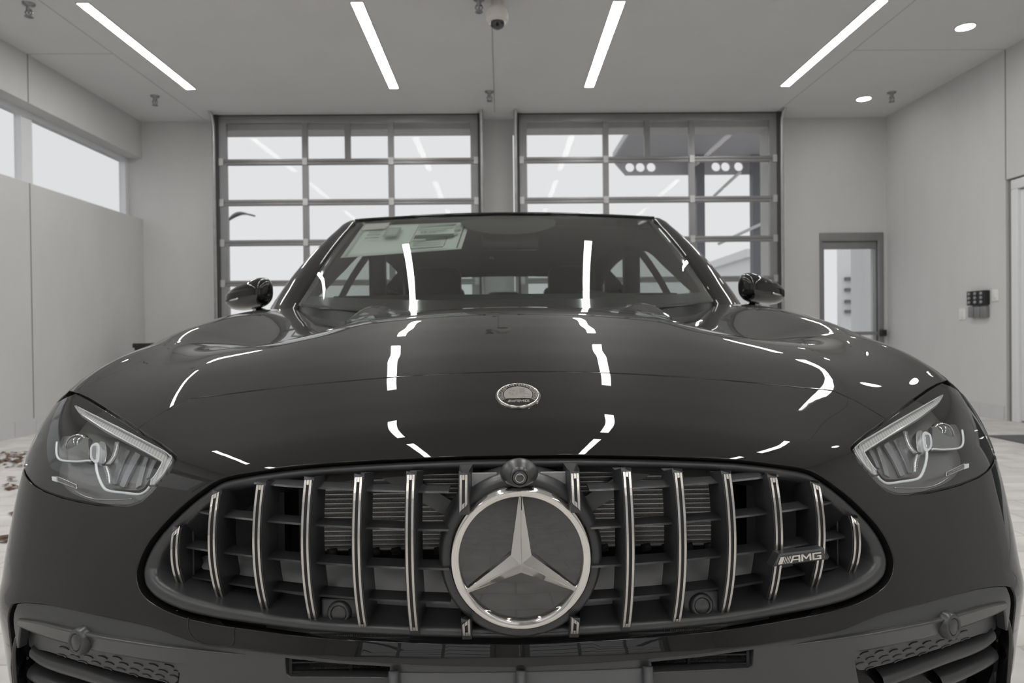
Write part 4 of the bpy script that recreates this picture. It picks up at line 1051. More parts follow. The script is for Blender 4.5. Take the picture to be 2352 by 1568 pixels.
im = MB(); mc = atY(1172, 556, 1.86); im.box(mc[0] - .115, mc[0] + .115, 1.84, 1.875, mc[2] - .033, mc[2] + .033, bev=.012); im.tube([(mc[0], 1.86, mc[2] + .03), (mc[0], 1.93, 1.36)], .012, 8); imo = im.build('interior_mirror', M['gloss'], car)
im = MB(); im.box(mc[0] - .09, mc[0] + .09, 1.90, 2.02, 1.335, 1.375, bev=.015); im.build('sensor_housing', M['cabin'], car)
P = [wsp(.02, v) + np.array([0, .006, -.004]) for v in np.linspace(.1, .95, 12)]
# radio knob / sensor dot on the dash
dk = atY(1129, 593, 1.93); b = MB(); b.lathe([(.010, 0), (.010, .01), (.006, .016), (0, .017)], dk, (0, -1, 0), 16); b.build('mirror_button', M['reflector'], imo)

# ------------------------------------------------------------------ price sheet on the inside of the windscreen
from mathutils.bvhtree import BVHTree
g_ = [[wsp(u, v) for u in np.linspace(-1, 1, 60)] for v in np.linspace(0, 1, 40)]
wv_ = [tuple(map(float, p)) for r in g_ for p in r]; bvh = BVHTree.FromPolygons(wv_, [(i * 60 + j, i * 60 + j + 1, (i + 1) * 60 + j + 1, (i + 1) * 60 + j) for i in range(39) for j in range(59)])
def onws(px, py, back=.008):
    r = Vector(ray(px, py)); h_ = bvh.ray_cast(Vector(CAM), r.normalized()); p = h_[0] if h_[0] is not None else Vector(atY(px, py, 1.9)); return np.array(p) + np.array([0, back, -back * .6])
def sheet(name, quad, m, parent, back, n=10, th=.0006):
    (a, b_, c, d) = [onws(*q, back) for q in quad]; rows = []
    for f in np.linspace(0, 1, n): rows.append([(a * (1 - f) + d * f) * (1 - g) + (b_ * (1 - f) + c * f) * g for g in np.linspace(0, 1, n)])
    return grid_obj(name, rows, m, parent, thick=th)
q0 = [(833, 514), (1079, 506), (1059, 567), (780, 588)]
def qp(s, t):
    a, b_, c, d = [np.array(x, float) for x in q0]; p = (a * (1 - s) + b_ * s) * (1 - t) + (d * (1 - s) + c * s) * t; return (p[0], p[1])
def qr(s0, s1, t0, t1): return [qp(s0, t0), qp(s1, t0), qp(s1, t1), qp(s0, t1)]
ps = sheet('price_sheet', q0, M['paper'], None, .010); tag(ps, 'pale green price sheet stuck inside the top corner of the car windscreen', 'price sheet')
sheet('header_strip', [(838, 508), (897, 506), (885, 521), (826, 526)], M['paper_pink'], ps, .0085)
for (s0, s1, t0, t1, mm) in [(.53, .88, .02, .07, 'ink2'), (.55, .86, .12, .16, 'ink2'), (.55, .80, .2, .24, 'ink2'), (.53, .535, .05, .95, 'ink'), (.545, .90, .40, .52, 'ink'), (.545, .66, .55, .60, 'ink2'), (.545, .84, .62, .64, 'ink2'), (.84, .845, .5, .85, 'ink'), (.535, .84, .86, .885, 'ink'), (.955, .965, .05, .95, 'ink'), (.88, .94, .1, .3, 'ink2'), (.89, .93, .36, .46, 'ink2'), (.03, .037, .15, .95, 'ink2'), (.25, .38, .1, .4, 'ink2'), (.10, .22, .2, .24, 'ink2'), (.10, .22, .3, .33, 'ink2'), (.10, .22, .4, .43, 'ink2'), (.57, .80, .68, .71, 'ink2'), (.57, .80, .75, .78, 'ink2'), (.58, .63, .26, .34, 'ink2'), (.66, .72, .28, .34, 'ink2')]:
    sheet('printed_block', qr(s0, s1, t0, t1), M[mm], ps, .0088, 4, .0003)
# ------------------------------------------------------------------ the room
XL, XR, YB, YF_, ZC = -4.63, 5.05, 8.0, -8.5, 3.72
WT = .30
def struct(name, b, m, parent=None): o = b.build(name, m, parent); o['kind'] = 'structure'; return o
b = MB(); b.box(XL - .5, XR + .5, YF_ - .5, YB + .5, -.12, 0); struct('floor', b, M['floor'])
b = MB(); b.box(XL - .5, XR + .5, YF_ - .5, YB + .5, ZC, ZC + .2); struct('ceiling', b, M['ceiling'])
# openings
D1 = (-3.66, -.30); D2 = (.155, 3.50); DT = 3.60
PD = (4.16, 5.0, 2.21)                      # person door in the back wall
# back wall in pieces joined as one mesh
b = MB()
for x0, x1, z0, z1 in ((XL - .3, D1[0], 0, ZC), (D1[1], D2[0], 0, ZC), (D2[1], PD[0], 0, ZC), (PD[0], PD[1], PD[2], ZC), (PD[1], XR + .3, 0, ZC), (D1[0], D1[1], DT, ZC), (D2[0], D2[1], DT, ZC)): b.box(x0, x1, YB, YB + WT, z0, z1)
struct('wall_back', b, M['wall'])
# left wall with the high window band
wt = [atX(px, py, XL) for px, py in ((327, 358), (327, 507), (0, 213), (0, 394))]
WY1 = float(wt[0][1]); WZ1 = float((wt[0][2] + wt[2][2]) / 2); WZ0 = float((wt[1][2] + wt[3][2]) / 2); WY0 = -1.2
b = MB()
for y0, y1, z0, z1 in ((YF_ - .3, WY0, 0, ZC), (WY0, WY1, 0, WZ0), (WY0, WY1, WZ1, ZC), (WY1, YB + .3, 0, ZC)): b.box(XL - WT, XL, y0, y1, z0, z1)
struct('wall_left', b, M['wall'])
# right wall with the glazed side door
SD = (1.2, float(atX(2311, 700, XR)[1]), 2.42)
b = MB()
for y0, y1, z0, z1 in ((YF_ - .3, SD[0], 0, ZC), (SD[0], SD[1], SD[2], ZC), (SD[1], YB + .3, 0, ZC)): b.box(XR, XR + WT, y0, y1, z0, z1)
struct('wall_right', b, M['wall_r'])
# front wall behind the camera, with the two entrance openings
b = MB()
for x0, x1, z0, z1 in ((XL - .3, D1[0], 0, ZC), (D1[1], D2[0], 0, ZC), (D2[1], XR + .3, 0, ZC), (D1[0], D1[1], DT, ZC), (D2[0], D2[1], DT, ZC)): b.box(x0, x1, YF_ - WT, YF_, z0, z1)
struct('wall_front', b, M['wall'])
# base tiles
def base(name, x0, x1, y0, y1):
    b = MB()
    if x1 - x0 > y1 - y0:
        n = max(1, int((x1 - x0) / .3)); 
        for k in range(n): b.box(x0 + (x1 - x0) * k / n + .002, x0 + (x1 - x0) * (k + 1) / n - .002, y0, y1, 0, .15, bev=0)
    else:
        n = max(1, int((y1 - y0) / .3))
        for k in range(n): b.box(x0, x1, y0 + (y1 - y0) * k / n + .002, y0 + (y1 - y0) * (k + 1) / n - .002, 0, .15)
    struct(name, b, M['base'])
base('baseboard_left', XL, XL + .012, YF_, YB); base('baseboard_right', XR - .012, XR, SD[1] + .02, YB); base('baseboard_right_front', XR - .012, XR, YF_, SD[0] - .02)
base('baseboard_back', XL + .02, D1[0] - .02, YB - .012, YB); base('baseboard_back_centre', D1[1] + .02, D2[0] - .02, YB - .012, YB); base('baseboard_back_right', D2[1] + .05, PD[0] - .03, YB - .012, YB)
# joints: wall joints with the ceiling joint between, and ceiling joints in line with the doors
JY = 5.88
tn = [0]
def trim(x0, x1, y0, y1, z0, z1):
    tn[0] += 1; b = MB(); b.box(x0, x1, y0, y1, z0, z1); struct('trim_%d' % tn[0], b, M['joint_pale' if z1 > ZC else 'joint'])
trim(XL - .002, XL + .0015, JY - .007, JY + .007, WZ1, ZC - .001); trim(XL - .002, XL + .0015, JY - .007, JY + .007, .151, WZ0)
trim(XR - .0015, XR + .002, JY - .007, JY + .007, SD[2], ZC - .001)
trim(XL + .002, -3.80, JY - .004, JY + .004, ZC - .0012, ZC + .001); trim(3.52, XR - .002, JY - .004, JY + .004, ZC - .0012, ZC + .001)
trim(-3.804, -3.796, YF_, YB - .05, ZC - .0012, ZC + .001); trim(3.516, 3.524, YF_, YB - .05, ZC - .0012, ZC + .001)
trim(-.080, -.070, 5.0, YB - .3, ZC - .005, ZC + .001)
# sectional glass doors: rails, stiles, panes, tracks
def pxX(px, Y): return float(atY(px, 480, Y)[0])
def pxZ(py, Y, x=1176): return float(atY(x, py, Y)[2])
def garage_door(name, Yd, X0, X1, sgn, mull, extra, rails, ztop):
    root = empty(name, ((X0 + X1) / 2, Yd, 0), kind='structure')
    fr = MB(); dp = .05
    y0, y1 = Yd - dp / 2, Yd + dp / 2
    zs = [0.0] + sorted(rails) + [ztop]
    for z in rails: fr.box(X0 + .02, X1 - .02, y0, y1, z - .036, z - .0015, bev=.003); fr.box(X0 + .02, X1 - .02, y0, y1, z + .0015, z + .036, bev=.003)
    fr.box(X0 + .02, X1 - .02, y0, y1, ztop - .09, ztop, bev=.004); fr.box(X0 + .02, X1 - .02, y0, y1, 0, .10, bev=.004)
    for x, w in [(X0 + .075, .055)] + [(m_, .036) for m_ in mull] + [(X1 - .075, .055)]:
        for za, zb in zip(zs[:-1], zs[1:]): fr.box(x - w, x + w, y0 + .002, y1 - .002, za + .03, zb - .03)
    for x in extra: fr.box(x - .036, x + .036, y0 + .002, y1 - .002, zs[-2] + .03, zs[-1] - .03)
    o = fr.build('door_frame', M['alu'], root)
    g = MB(); g.add([(X0 + .05, Yd, .06), (X1 - .05, Yd, .06), (X1 - .05, Yd, ztop - .05), (X0 + .05, Yd, ztop - .05)], [(0, 1, 2, 3)]); g.build('glazing', M['door_glass'], root)
    s = MB()
    for x in (X0 + .008, X1 - .008): s.box(x - .028, x + .028, y0 - .02, y1 + .03, 0, ztop + .02)
    s.box(X0 - .02, X1 + .02, y0 + .0, y1 + .03, ztop, ztop + .07); s.build('rubber_seal', M['alu_dark'], root)
    for sx, x in ((-1, X0 - .012), (1, X1 + .012)):
        t = MB(); R_ = .33; zt = ztop - .16
        P = [(x, Yd - sgn * .06, 0.02), (x, Yd - sgn * .06, zt)] + [(x, Yd - sgn * (.06 + R_ * (1 - math.cos(a))), zt + R_ * .72 * math.sin(a)) for a in np.linspace(.15, PI / 2, 8)]
        t.tube(P, .022, 8); t.build('door_track', M['steel'], root)
    h = MB()
    for z in rails:
        for x in [X0 + .06] + mull + [X1 - .06]: h.box(x - .03, x + .03, min(y0 - sgn * .012, y0), max(y0 - sgn * .012, y0) if sgn > 0 else y0 + .0, z - .045, z + .045) if sgn > 0 else h.box(x - .03, x + .03, y1, y1 + .012, z - .045, z + .045)
    h.build('hinge', M['steel'], root)
    return root
YD = 7.78
r1 = [pxZ(y, YD, 800) for y in (371, 464, 556, 649)]; r2 = [pxZ(y, YD, 1490) for y in (367, 459, 550.5, 642)]
rails_ = [(a + c) / 2 for a, c in zip(r1, r2)]; pitch = (rails_[0] - rails_[3]) / 3
rails_ += [rails_[3] - pitch * k for k in range(1, 5) if rails_[3] - pitch * k > .25]
ZT = pxZ(264, YD, 1176)
m1 = [pxX(703, YD), pxX(900, YD)]; e1 = [pxX(801, YD)]; m2 = [pxX(1392, YD), pxX(1589, YD)]; e2 = [pxX(1487, YD)]
DX1 = (pxX(500, YD), pxX(1106, YD)); DX2 = (pxX(1188, YD), pxX(1790, YD))
garage_door('door_1', YD, *DX1, 1, m1, e1, rails_, ZT); garage_door('door_2', YD, *DX2, 1, m2, e2, rails_, ZT)
# side returns between the door leaves and the wall openings
b = MB()
for x0, x1 in ((DX1[0] - .30, DX1[0] - .03), (DX1[1] + .04, DX2[0] - .04), (DX2[1] + .03, DX2[1] + .12)): pass
YE = YF_ + .22
garage_door('door_5', YE, *DX1, -1, m1, e1, rails_, ZT); garage_door('door_6', YE, *DX2, -1, m2, e2, rails_, ZT)
# aluminium person door
root = empty('door_3', ((PD[0] + PD[1]) / 2, YB, 0), kind='structure')
f = MB(); yf0, yf1 = YB - .02, YB + .12
f.box(PD[0], PD[1], yf0, yf1, PD[2] - .11, PD[2], bev=.004); f.box(PD[0], PD[0] + .03, yf0, yf1, 0, PD[2] - .1); f.box(PD[1] - .075, PD[1], yf0, yf1, 0, PD[2] - .1, bev=.006); f.build('door_frame', M['alu'], root)
gx0, gx1 = PD[0] + .065, float(atY(2012, 650, YB)[0]); gz1 = float(atY(1960, 571, YB)[2])
f = MB(); f.box(PD[0] + .03, PD[1] - .08, yf0 + .03, yf0 + .08, gz1, PD[2] - .115, bev=.003); f.box(PD[0] + .03, gx0, yf0 + .03, yf0 + .08, .02, gz1); f.box(gx1, PD[1] - .08, yf0 + .03, yf0 + .08, .02, gz1); f.box(gx0, gx1, yf0 + .03, yf0 + .08, .02, .28); lf = f.build('door_leaf', M['alu'], root)
f = MB(); f.box(gx0, gx1, yf0 + .05, yf0 + .06, .28, gz1); f.build('pane', M['door_glass'], lf)
pz = float(atY(1990, 765, YB)[2]); f = MB(); f.box(PD[0] + .05, PD[1] - .10, yf0 - .04, yf0 - .01, pz - .022, pz + .022, bev=.006); f.build('push_bar', M['alu'], lf)
f = MB(); f.box(gx1 + .03, gx1 + .10, yf0 - .06, yf0 + .03, pz - .04, pz + .045, bev=.01); f.build('bar_latch', M['bin'], lf)
# glazed side door at the right
root = empty('door_4', (XR, (SD[0] + SD[1]) / 2, 0), kind='structure')
f = MB(); xf0, xf1 = XR + .004, XR + .16
ya, yb = SD[0] + .02, SD[1] - .06
for y0, y1, z0, z1 in ((ya, yb, SD[2] - .12, SD[2] - .02), (yb - .09, yb, 0, SD[2] - .12), (ya, ya + .09, 0, SD[2] - .12), (2.9, 3.0, 0, SD[2] - .12)): f.box(xf0, xf1, y0, y1, z0, z1, bev=.008)
f.build('door_frame', M['white_frame'], root)
f = MB()
for y0, y1 in ((ya + .09, 2.9), (3.0, yb - .09)):
    for q in ((y0, y0 + .10, 0.02, SD[2] - .13), (y1 - .10, y1, 0.02, SD[2] - .13), (y0 + .1, y1 - .1, .02, .30), (y0 + .1, y1 - .1, SD[2] - .25, SD[2] - .13)): f.box(xf0 + .03, xf1 - .03, *q, bev=.005)
lf = f.build('door_leaf', M['white_frame'], root)
f = MB()
for y0, y1 in ((ya + .19, 2.8), (3.1, yb - .19)): f.box(xf0 + .06, xf0 + .07, y0, y1, .30, SD[2] - .25)
f.build('pane', M['side_glass'], lf)
f = MB(); f.box(XR + .03, XR + .065, SD[1] - .06, SD[1] - .002, 0, SD[2] - .002); f.box(XR + .02, XR + .055, SD[0] + .002, SD[0] + .02, 0, SD[2] - .002); f.build('door_reveal', M['joint'], root)
# a dim corridor behind the side door
b = MB(); b.box(XR + WT, XR + 2.4, SD[0] - .6, SD[1] + .6, -.1, 0); b.box(XR + 2.4, XR + 2.5, SD[0] - .6, SD[1] + .6, 0, 3); b.box(XR + WT, XR + 2.5, SD[0] - .6, SD[1] + .6, 3, 3.1); b.box(XR + WT, XR + 2.5, SD[1] + .6, SD[1] + .7, 0, 3); b.box(XR + WT, XR + 2.5, SD[0] - .7, SD[0] - .6, 0, 3); struct('wall_corridor', b, M['wall'])
# high window band in the left wall
root = empty('window_1', (XL - .2, (WY0 + WY1) / 2, WZ0), kind='structure')
xg = XL - .235
yy_ = [float(atX(px, 420, xg)[1]) for px in (279, 299, 65, 40)]
f = MB(); x0, x1 = xg - .03, xg + .05
yR0, yR1 = yy_[0], WY1; mc0 = (yy_[2] + yy_[3]) / 2; mw = abs(yy_[2] - yy_[3]) / 2
f.box(x0, x1, WY0, WY1, WZ1 - .055, WZ1); f.box(x0, x1, WY0, WY1, WZ0, WZ0 + .05)
f.box(x0 + .002, x1 + .002, yR0, yR1, WZ0 + .004, WZ1 - .004)
k = mc0; step = yR0 - mc0
while k > WY0: f.box(x0 + .003, x1 - .003, k - mw, k + mw, WZ0 + .01, WZ1 - .01); k -= step
f.build('window_frame', M['white_frame'], root)
f = MB(); f.box(xg - .005, xg + .005, WY0, WY1, WZ0 + .02, WZ1 - .02); f.build('pane', M['door_glass'], root)

# ------------------------------------------------------------------ lights and fittings on the ceiling
ROWS = [(4.85, 6.83), (2.10, 4.08), (-.65, 1.33), (-3.40, -1.42), (-6.15, -4.17)]
LX = [-3.47, -1.20, 1.00, 3.23]
def strip_light(x, y0, y1, label):
    root = empty('ceiling_light', (x, (y0 + y1) / 2, ZC), label, 'ceiling light', 'linear ceiling lights')
    w = .047
    b = MB(); b.box(x - w, x + w, y0, y1, ZC - .010, ZC - .006); b.build('diffuser', M['strip'], root)
    b = MB()
    for a, c, d, e in ((x - w - .008, x - w, y0 - .008, y1 + .008), (x + w, x + w + .008, y0 - .008, y1 + .008), (x - w, x + w, y0 - .008, y0), (x - w, x + w, y1, y1 + .008)): b.box(a, c, d, e, ZC - .011, ZC)
    b.build('trim_frame', M['ceil_white'], root)
names = ['leftmost', 'second from the left', 'third from the left', 'rightmost']
where = ['', 'over the windscreen', 'over the bonnet', 'behind the viewpoint', 'by the entrance doors']
for r, (y0, y1) in enumerate(ROWS):
    for i, x in enumerate(LX):
        if r == 0: lab = ['slim white ceiling strip light, leftmost of the four in view, by the high side window', 'slim white ceiling strip light above the left glass door, left of the dome camera', 'slim white ceiling strip light above the right glass door, right of the dome camera', 'slim white ceiling strip light, rightmost of the four in view, beside the round downlights'][i]
        else: lab = 'slim ceiling strip light, %s of the row %s' % (names[i], where[r])
        strip_light(x, y0, y1, lab)
def downlight(p, r, label):
    root = empty('downlight', (p[0], p[1], ZC), label, 'downlight', 'round downlights')
    b = MB(); b.lathe([(r * .86, -.008), (0, -.008)], (p[0], p[1], ZC), (0, 0, 1), 32); b.build('diffuser', M['down'], root)
    b = MB(); b.lathe([(r * .86, -.006), (r * .9, -.011), (r, -.010), (r * 1.02, 0)], (p[0], p[1], ZC), (0, 0, 1), 32); b.build('trim_ring', M['ceil_white'], root)
downlight(atZ(2217, 61, ZC), .088, 'round recessed downlight closest to the viewer, high at the right'); downlight(atZ(1984, 226, ZC), .088, 'round recessed downlight beside a sprinkler near the far right corner')
p0 = atZ(2217, 61, ZC); downlight((p0[0], p0[1] - 2.1), .088, 'round recessed downlight over the right side of the car'); downlight((p0[0], p0[1] - 4.2), .088, 'round recessed downlight above the glazed side door')
def sprinkler(px, py, label, base_py):
    p = atZ(px, base_py, ZC); root = empty('ceiling_sprinkler', (p[0], p[1], ZC), label, 'sprinkler', 'ceiling sprinklers')
    b = MB(); b.lathe([(.050, .004), (.046, -.012), (.022, -.018), (.018, -.03)], (p[0], p[1], ZC), (0, 0, 1), 20); b.build('escutcheon', M['gunmetal'], root)
    b = MB(); b.lathe([(.020, -.018), (.020, -.055), (.012, -.06), (.009, -.085)], (p[0], p[1], ZC), (0, 0, 1), 12)
    for s in (-1, 1): b.tube([(p[0] + s * .014, p[1], ZC - .05), (p[0] + s * .030, p[1], ZC - .075), (p[0] + s * .008, p[1], ZC - .105)], .006, 6)
    b.build('sprinkler_body', M['gunmetal'], root)
    b = MB(); b.lathe([(0, -.105), (.028, -.105), (.034, -.112), (0, -.112)], (p[0], p[1], ZC), (0, 0, 1), 16); b.build('deflector', M['gunmetal'], root)
sprinkler(66, 25, 'chrome ceiling sprinkler at the upper left above the side window', 8); sprinkler(356, 232, 'chrome ceiling sprinkler near the far left corner of the room', 220)
sprinkler(1124, 222, 'chrome ceiling sprinkler between the two glass doors', 210); sprinkler(2048, 222, 'chrome ceiling sprinkler in the far right corner by a downlight', 212); sprinkler(1100, 12, 'chrome ceiling sprinkler right beside the dome camera', -3)
# dome camera
p = atZ(1142, 2, ZC); R_ = .094
root = empty('ceiling_camera', (p[0], p[1], ZC), 'white dome security camera hanging from the ceiling above the car', 'security camera')
b = MB(); b.lathe([(.03, .004), (.05, -.010), (.050, -.045), (R_ * .75, -.060), (R_ * .97, -.085), (R_, -.10), (R_, -.150), (R_ * .93, -.172), (R_ * .74, -.178)], (p[0], p[1], ZC), (0, 0, 1), 40); b.build('housing', M['cam_white'], root)
b = MB(); b.lathe([(R_ * .74, -.176)] + [(R_ * .73 * math.cos(a), -.176 - R_ * .66 * math.sin(a)) for a in np.linspace(.1, PI / 2, 10)], (p[0], p[1], ZC), (0, 0, 1), 40); b.build('dome', M['cam_dome'], root)
b = MB(); b.lathe([(R_ * .76, -.172), (R_ * .80, -.180), (R_ * .74, -.184)], (p[0], p[1], ZC), (0, 0, 1), 40); b.build('dome_ring', M['cam_white'], root)
# button stations and switch plates on the right wall
stn = [(2236, 685), (2250, 684), (2264, 683)]
labs = ['left of the three black door button stations on the right wall', 'middle of the three black door button stations on the right wall', 'right of the three black door button stations, beside a white plate']
for (px, py), lab in zip(stn, labs):
    q = atX(px + 3, py, XR); root = empty('button_station', (XR, q[1], q[2]), lab, 'control box', 'door button stations')
    b = MB(); b.box(XR - .06, XR + .003, q[1] - .045, q[1] + .045, q[2] - .075, q[2] + .075, bev=.006); b.build('box', M['bin'], root)
    b = MB()
    for k, dz in enumerate((-.045, 0, .045)): b.lathe([(.016, 0), (.016, .010), (.012, .014), (0, .014)], (XR - .06, q[1], q[2] + dz), (-1, 0, 0), 16)
    b.build('push_button', M['grey_plastic'], root)
    b = MB(); b.box(XR - .05, XR, q[1] - .04, q[1] + .04, q[2] - .205, q[2] - .09, bev=.006); b.build('steel_cover', M['alu'], root)
def plate(px, py, w, h, lab):
    q = atX(px, py, XR); root = empty('switch_plate', (XR, q[1], q[2]), lab, 'switch')
    b = MB(); b.box(XR - .010, XR, q[1] - w, q[1] + w, q[2] - h, q[2] + h, bev=.003); b.build('plate', M['switch_white'], root)
    b = MB(); b.box(XR - .018, XR - .008, q[1] - w * .35, q[1] + w * .35, q[2] - h * .5, q[2] + h * .5, bev=.002); b.build('rocker', M['switch_white'], root)
plate(2287, 678, .045, .06, 'white wall plate right of the black button stations'); plate(2212, 721, .055, .062, 'white light switch left of and below the black button stations')
# black bin at the back left, mat by the side door, dry leaves by the left wall
bx0, bx1, by0 = -4.28, -3.72, 7.0
root = empty('waste_bin', ((bx0 + bx1) / 2, by0 + .28, 0), 'black waste bin standing in the far left corner behind the car', 'bin')
zb = float(atY(350, 788, by0)[2])
b = MB(); rows = []
vs = []; prof = [(0, .86), (zb - .05, 1.0), (zb - .05, 1.06), (zb, 1.06), (zb, .98), (.05, .82)]
cx_, cy_ = (bx0 + bx1) / 2, by0 + .28
for z, s in prof: vs += [(cx_ + s * .25 * a, cy_ + s * .25 * c, z) for a, c in ((-1, -1), (1, -1), (1, 1), (-1, 1))]
fs = [(4 * i + k, 4 * i + (k + 1) % 4, 4 * i + 4 + (k + 1) % 4, 4 * i + 4 + k) for i in range(5) for k in range(4)] + [(0, 1, 2, 3), (20, 21, 22, 23)]
b.add(vs, fs); o = b.build('body', M['bin'], root)
b = MB(); b.box(cx_ - .2, cx_ + .2, cy_ - .2, cy_ + .2, zb - .10, zb - .06); b.build('liner', M['grey_plastic'], root)
q0_, q1_ = atZ(2268, 1002, 0), atZ(2290, 1034, 0)
b = MB(); b.box(q0_[0], XR - .12, q1_[1], q0_[1], 0, .012, bev=.004); o = b.build('door_mat', M['mat']); tag(o, 'dark grey ribbed floor mat in front of the side door', 'mat')
lv = MB(); rnd = random.Random(3)
for k in range(170):
    px, py = rnd.uniform(-160, 62), rnd.gauss(1056, 9)
    if k > 150: px, py = rnd.choice([(20, 1100), (12, 1240), (40, 1185), (25, 1120)]); px += rnd.uniform(-14, 14); py += rnd.uniform(-6, 6)
    q = atZ(px, py, 0); a = rnd.uniform(0, 2 * PI); s = rnd.uniform(.018, .04); t = rnd.uniform(.3, .9)
    P = [(-1, 0, .1), (-.3, .45, t), (.5, .4, .3), (1, 0, t), (.4, -.4, .4), (-.4, -.4, .2)]
    lv.add([(q[0] + s * (x * math.cos(a) - y * math.sin(a)), q[1] + s * (x * math.sin(a) + y * math.cos(a)), .002 + s * .6 * z) for x, y, z in P], [(0, 1, 5), (1, 2, 4, 5), (2, 3, 4)])
o = lv.build('leaf_litter', M['leaf']); tag(o, 'dry brown leaves blown along the floor by the left wall', 'leaves', kind='stuff')

# ------------------------------------------------------------------ outside the glass doors
b = MB(); b.box(-40, 40, YB + .5, 90, -.16, -.04); b.box(-40, 40, -60, YF_ - .5, -.16, -.04); b.box(-60, XL - .5, -60, 90, -.16, -.04); struct('ground_outside', b, M['conc'])
root = empty('canopy', (4.5, 13, 0), 'grey steel canopy with round holes standing outside the right glass door', 'canopy')
cz = float(atY(1437, 402, 14.7)[2]); ct = float(atY(1437, 362, 14.7)[2]); x0 = float(atY(1437, 402, 14.7)[0]); x1 = x0 + 4.6
def holed(name, yy, holes, za, zb, xa, xb, r, m):
    """an upright beam with round holes"""
    q = [(xa, za), (xb, za), (xb, zb), (xa - .35, zb)]; V = [Vector(p) for p in q]; E = [(0, 1), (1, 2), (2, 3), (3, 0)]
    hs = []
    for hx in holes:
        k0 = len(V); V += [Vector((hx + r * math.cos(a), (za + zb) / 2 - .02 + r * math.sin(a))) for a in np.linspace(0, 2 * PI, 20, endpoint=False)]; E += [(k0 + k, k0 + (k + 1) % 20) for k in range(20)]; hs.append(hx)
    res = delaunay_2d_cdt(V, E, [], 0, 1e-6); vs = [(v[0], yy, v[1]) for v in res[0]]; fs = []
    for f in res[2]:
        c = np.mean([[res[0][i][0], res[0][i][1]] for i in f], 0)
        if any((c[0] - hx) ** 2 + (c[1] - (za + zb) / 2 + .02) ** 2 < (r * .97) ** 2 for hx in hs): continue
        fs.append(tuple(f))
    o = mesh_obj(name, vs, fs, m, root); md = o.modifiers.new('s', 'SOLIDIFY'); md.thickness = .06; return o
hx_ = [float(atY(px, 388, 14.7)[0]) for px in (1447, 1471, 1496, 1645, 1667, 1697)]
holed('canopy_beam', 14.7, hx_, cz, ct, x0, x1, .105, M['canopy'])
b = MB(); b.box(x0 - .3, x1, 11.8, 14.66, ct - .02, ct + .10); 
for k in range(28): b.box(x0 - .3, x1, 11.85 + .1 * k, 11.90 + .1 * k, ct - .05, ct - .02)
b.build('canopy_roof', M['canopy'], root)
for px in (1607, 1735):
    xx = float(atY(px, 500, 14.4)[0]); b = MB(); b.box(xx - .09, xx + .09, 14.3, 14.5, -.04, ct - .03); b.build('canopy_column', M['canopy_dark'], root)
for (a, c) in (((1700, 395), (1640, 450)), ((1768, 505), (1650, 560))):
    P0, P1 = atY(*a, 13.9), atY(*c, 14.9); b = MB(); b.tube([P0, P1], .035, 8); b.build('canopy_brace', M['facade'], root)
root = empty('white_building', (6.6, 20, 0), 'white low building seen outside through the right glass door', 'building')
p0, p1 = atY(1722, 580, 20), atY(1840, 690, 20); b = MB(); b.box(p0[0], p0[0] + 1.5, 20, 24, -.04, p0[2]); b.box(p0[0] - .15, p0[0] + 1.6, 19.85, 24, p0[2] - .15, p0[2] + .1); b.build('wall', M['facade'], root)
b = MB(); q0_ = atY(1730, 605, 19.98); q1_ = atY(1745, 660, 19.98); b.box(q0_[0], q1_[0], 19.93, 20.02, q1_[2], q0_[2]); b.build('window', M['canopy_dark'], root)
# street lamp, sign tower, grey pillar and shrubs
root = empty('street_lamp', (atY(525, 600, 24)[0], 24, 0), 'slender street lamp with a curved arm seen through the left glass door', 'street lamp')
b = MB(); xx = float(atY(524, 500, 24)[0]); z0 = float(atY(524, 505, 24)[2]); b.tube([(xx, 24, -.04), (xx, 24, z0)], .05, 8); b.build('pole', M['steel'], root)
b = MB(); P = catmull([atY(524, 506, 24), atY(540, 494, 24), atY(558, 490, 24), atY(586, 496, 24)], 6); b.tube(P, [.03 + .05 * math.sin(PI * min(1, k / 14)) for k in range(len(P))], 8); b.build('lamp_head', M['canopy_dark'], root)
root = empty('sign_tower', (atY(1955, 700, 22)[0], 22, 0), 'pale slatted sign tower seen through the narrow side door', 'sign')
xa, xb = float(atY(1933, 700, 22)[0]), float(atY(1958, 700, 22)[0]); b = MB(); b.box(xa, xb, 22, 22.3, -.04, float(atY(1950, 575, 22)[2]) + 1.5); b.build('tower_post', M['facade'], root)
b = MB()
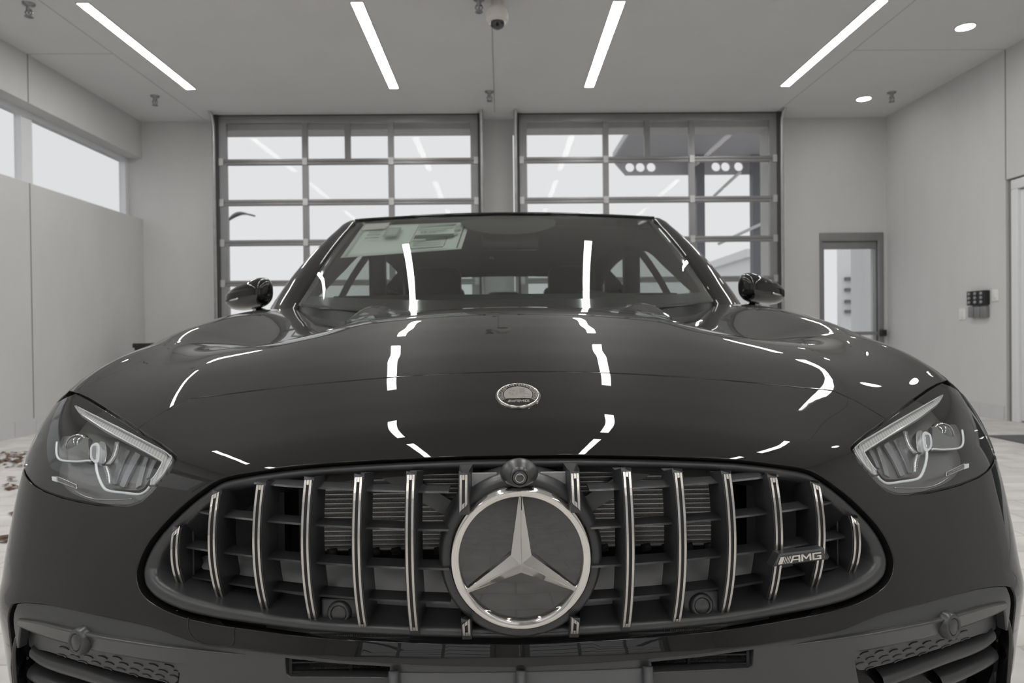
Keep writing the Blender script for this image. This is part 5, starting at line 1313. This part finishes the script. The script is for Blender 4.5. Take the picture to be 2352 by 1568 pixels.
for py in (640, 665, 692, 715): q = atY(1940, py, 21.9); b.box(xa + .1, xb + .25, 21.85, 22, q[2] - .05, q[2] + .05)
b.build('slat', M['canopy_dark'], root)
b = MB(); xa = float(atY(1985, 700, 9.6)[0]); b.box(xa, xa + .5, 9.6, 10, -.04, 3.6); o = b.build('outdoor_pillar', M['facade']); tag(o, 'smooth white pillar just outside the narrow side door', 'pillar')
for (px, py, s, lab) in ((1912, 748, .62, 'low olive shrub outside, left in the narrow side door'), (1974, 742, .75, 'taller olive shrub outside, right in the narrow side door')):
    sy_ = 17 + (1.6 if px > 1950 else 0); q = atY(px, py, sy_); root = empty('shrub', (q[0], sy_, -.04), lab, 'shrub', 'shrubs outside the side door')
    b = MB(); b.tube([(q[0], sy_, -.04), (q[0] + .03, sy_, .5)], .04, 6); b.build('stem', M['leaf'], root)
    lf = MB(); rnd = random.Random(int(px))
    for k in range(700):
        u = Vector((rnd.gauss(0, 1), rnd.gauss(0, 1), rnd.gauss(0, 1))).normalized() * rnd.uniform(.3, 1) ** .5
        c_ = Vector((q[0] + u.x * .55 * s, sy_ + u.y * .5 * s, .75 * s + u.z * .62 * s)); a = Vector((rnd.gauss(0, 1), rnd.gauss(0, 1), rnd.gauss(0, 1))).normalized() * .07; c2 = a.orthogonal().normalized() * .035
        lf.add([c_ - a, c_ + c2, c_ + a, c_ - c2], [(0, 1, 2, 3)])
    lf.build('foliage', M['shrub'], root)
# ------------------------------------------------------------------ daylight and view settings
w = bpy.data.worlds.new('overcast_sky'); bpy.context.scene.world = w; w.use_nodes = True
bg = w.node_tree.nodes['Background']; bg.inputs['Color'].default_value = (.79, .79, .795, 1); bg.inputs['Strength'].default_value = 1.0
vs = bpy.context.scene.view_settings
vs.view_transform = 'Standard'; vs.look = 'None'; vs.gamma = 1; vs.use_curve_mapping = False; vs.exposure = 0.0
cy_ = bpy.context.scene.cycles
cy_.max_bounces = 14; cy_.transparent_max_bounces = 16; cy_.diffuse_bounces = 5; cy_.glossy_bounces = 6; cy_.caustics_reflective = False; cy_.caustics_refractive = False
cy_.sample_clamp_indirect = 6
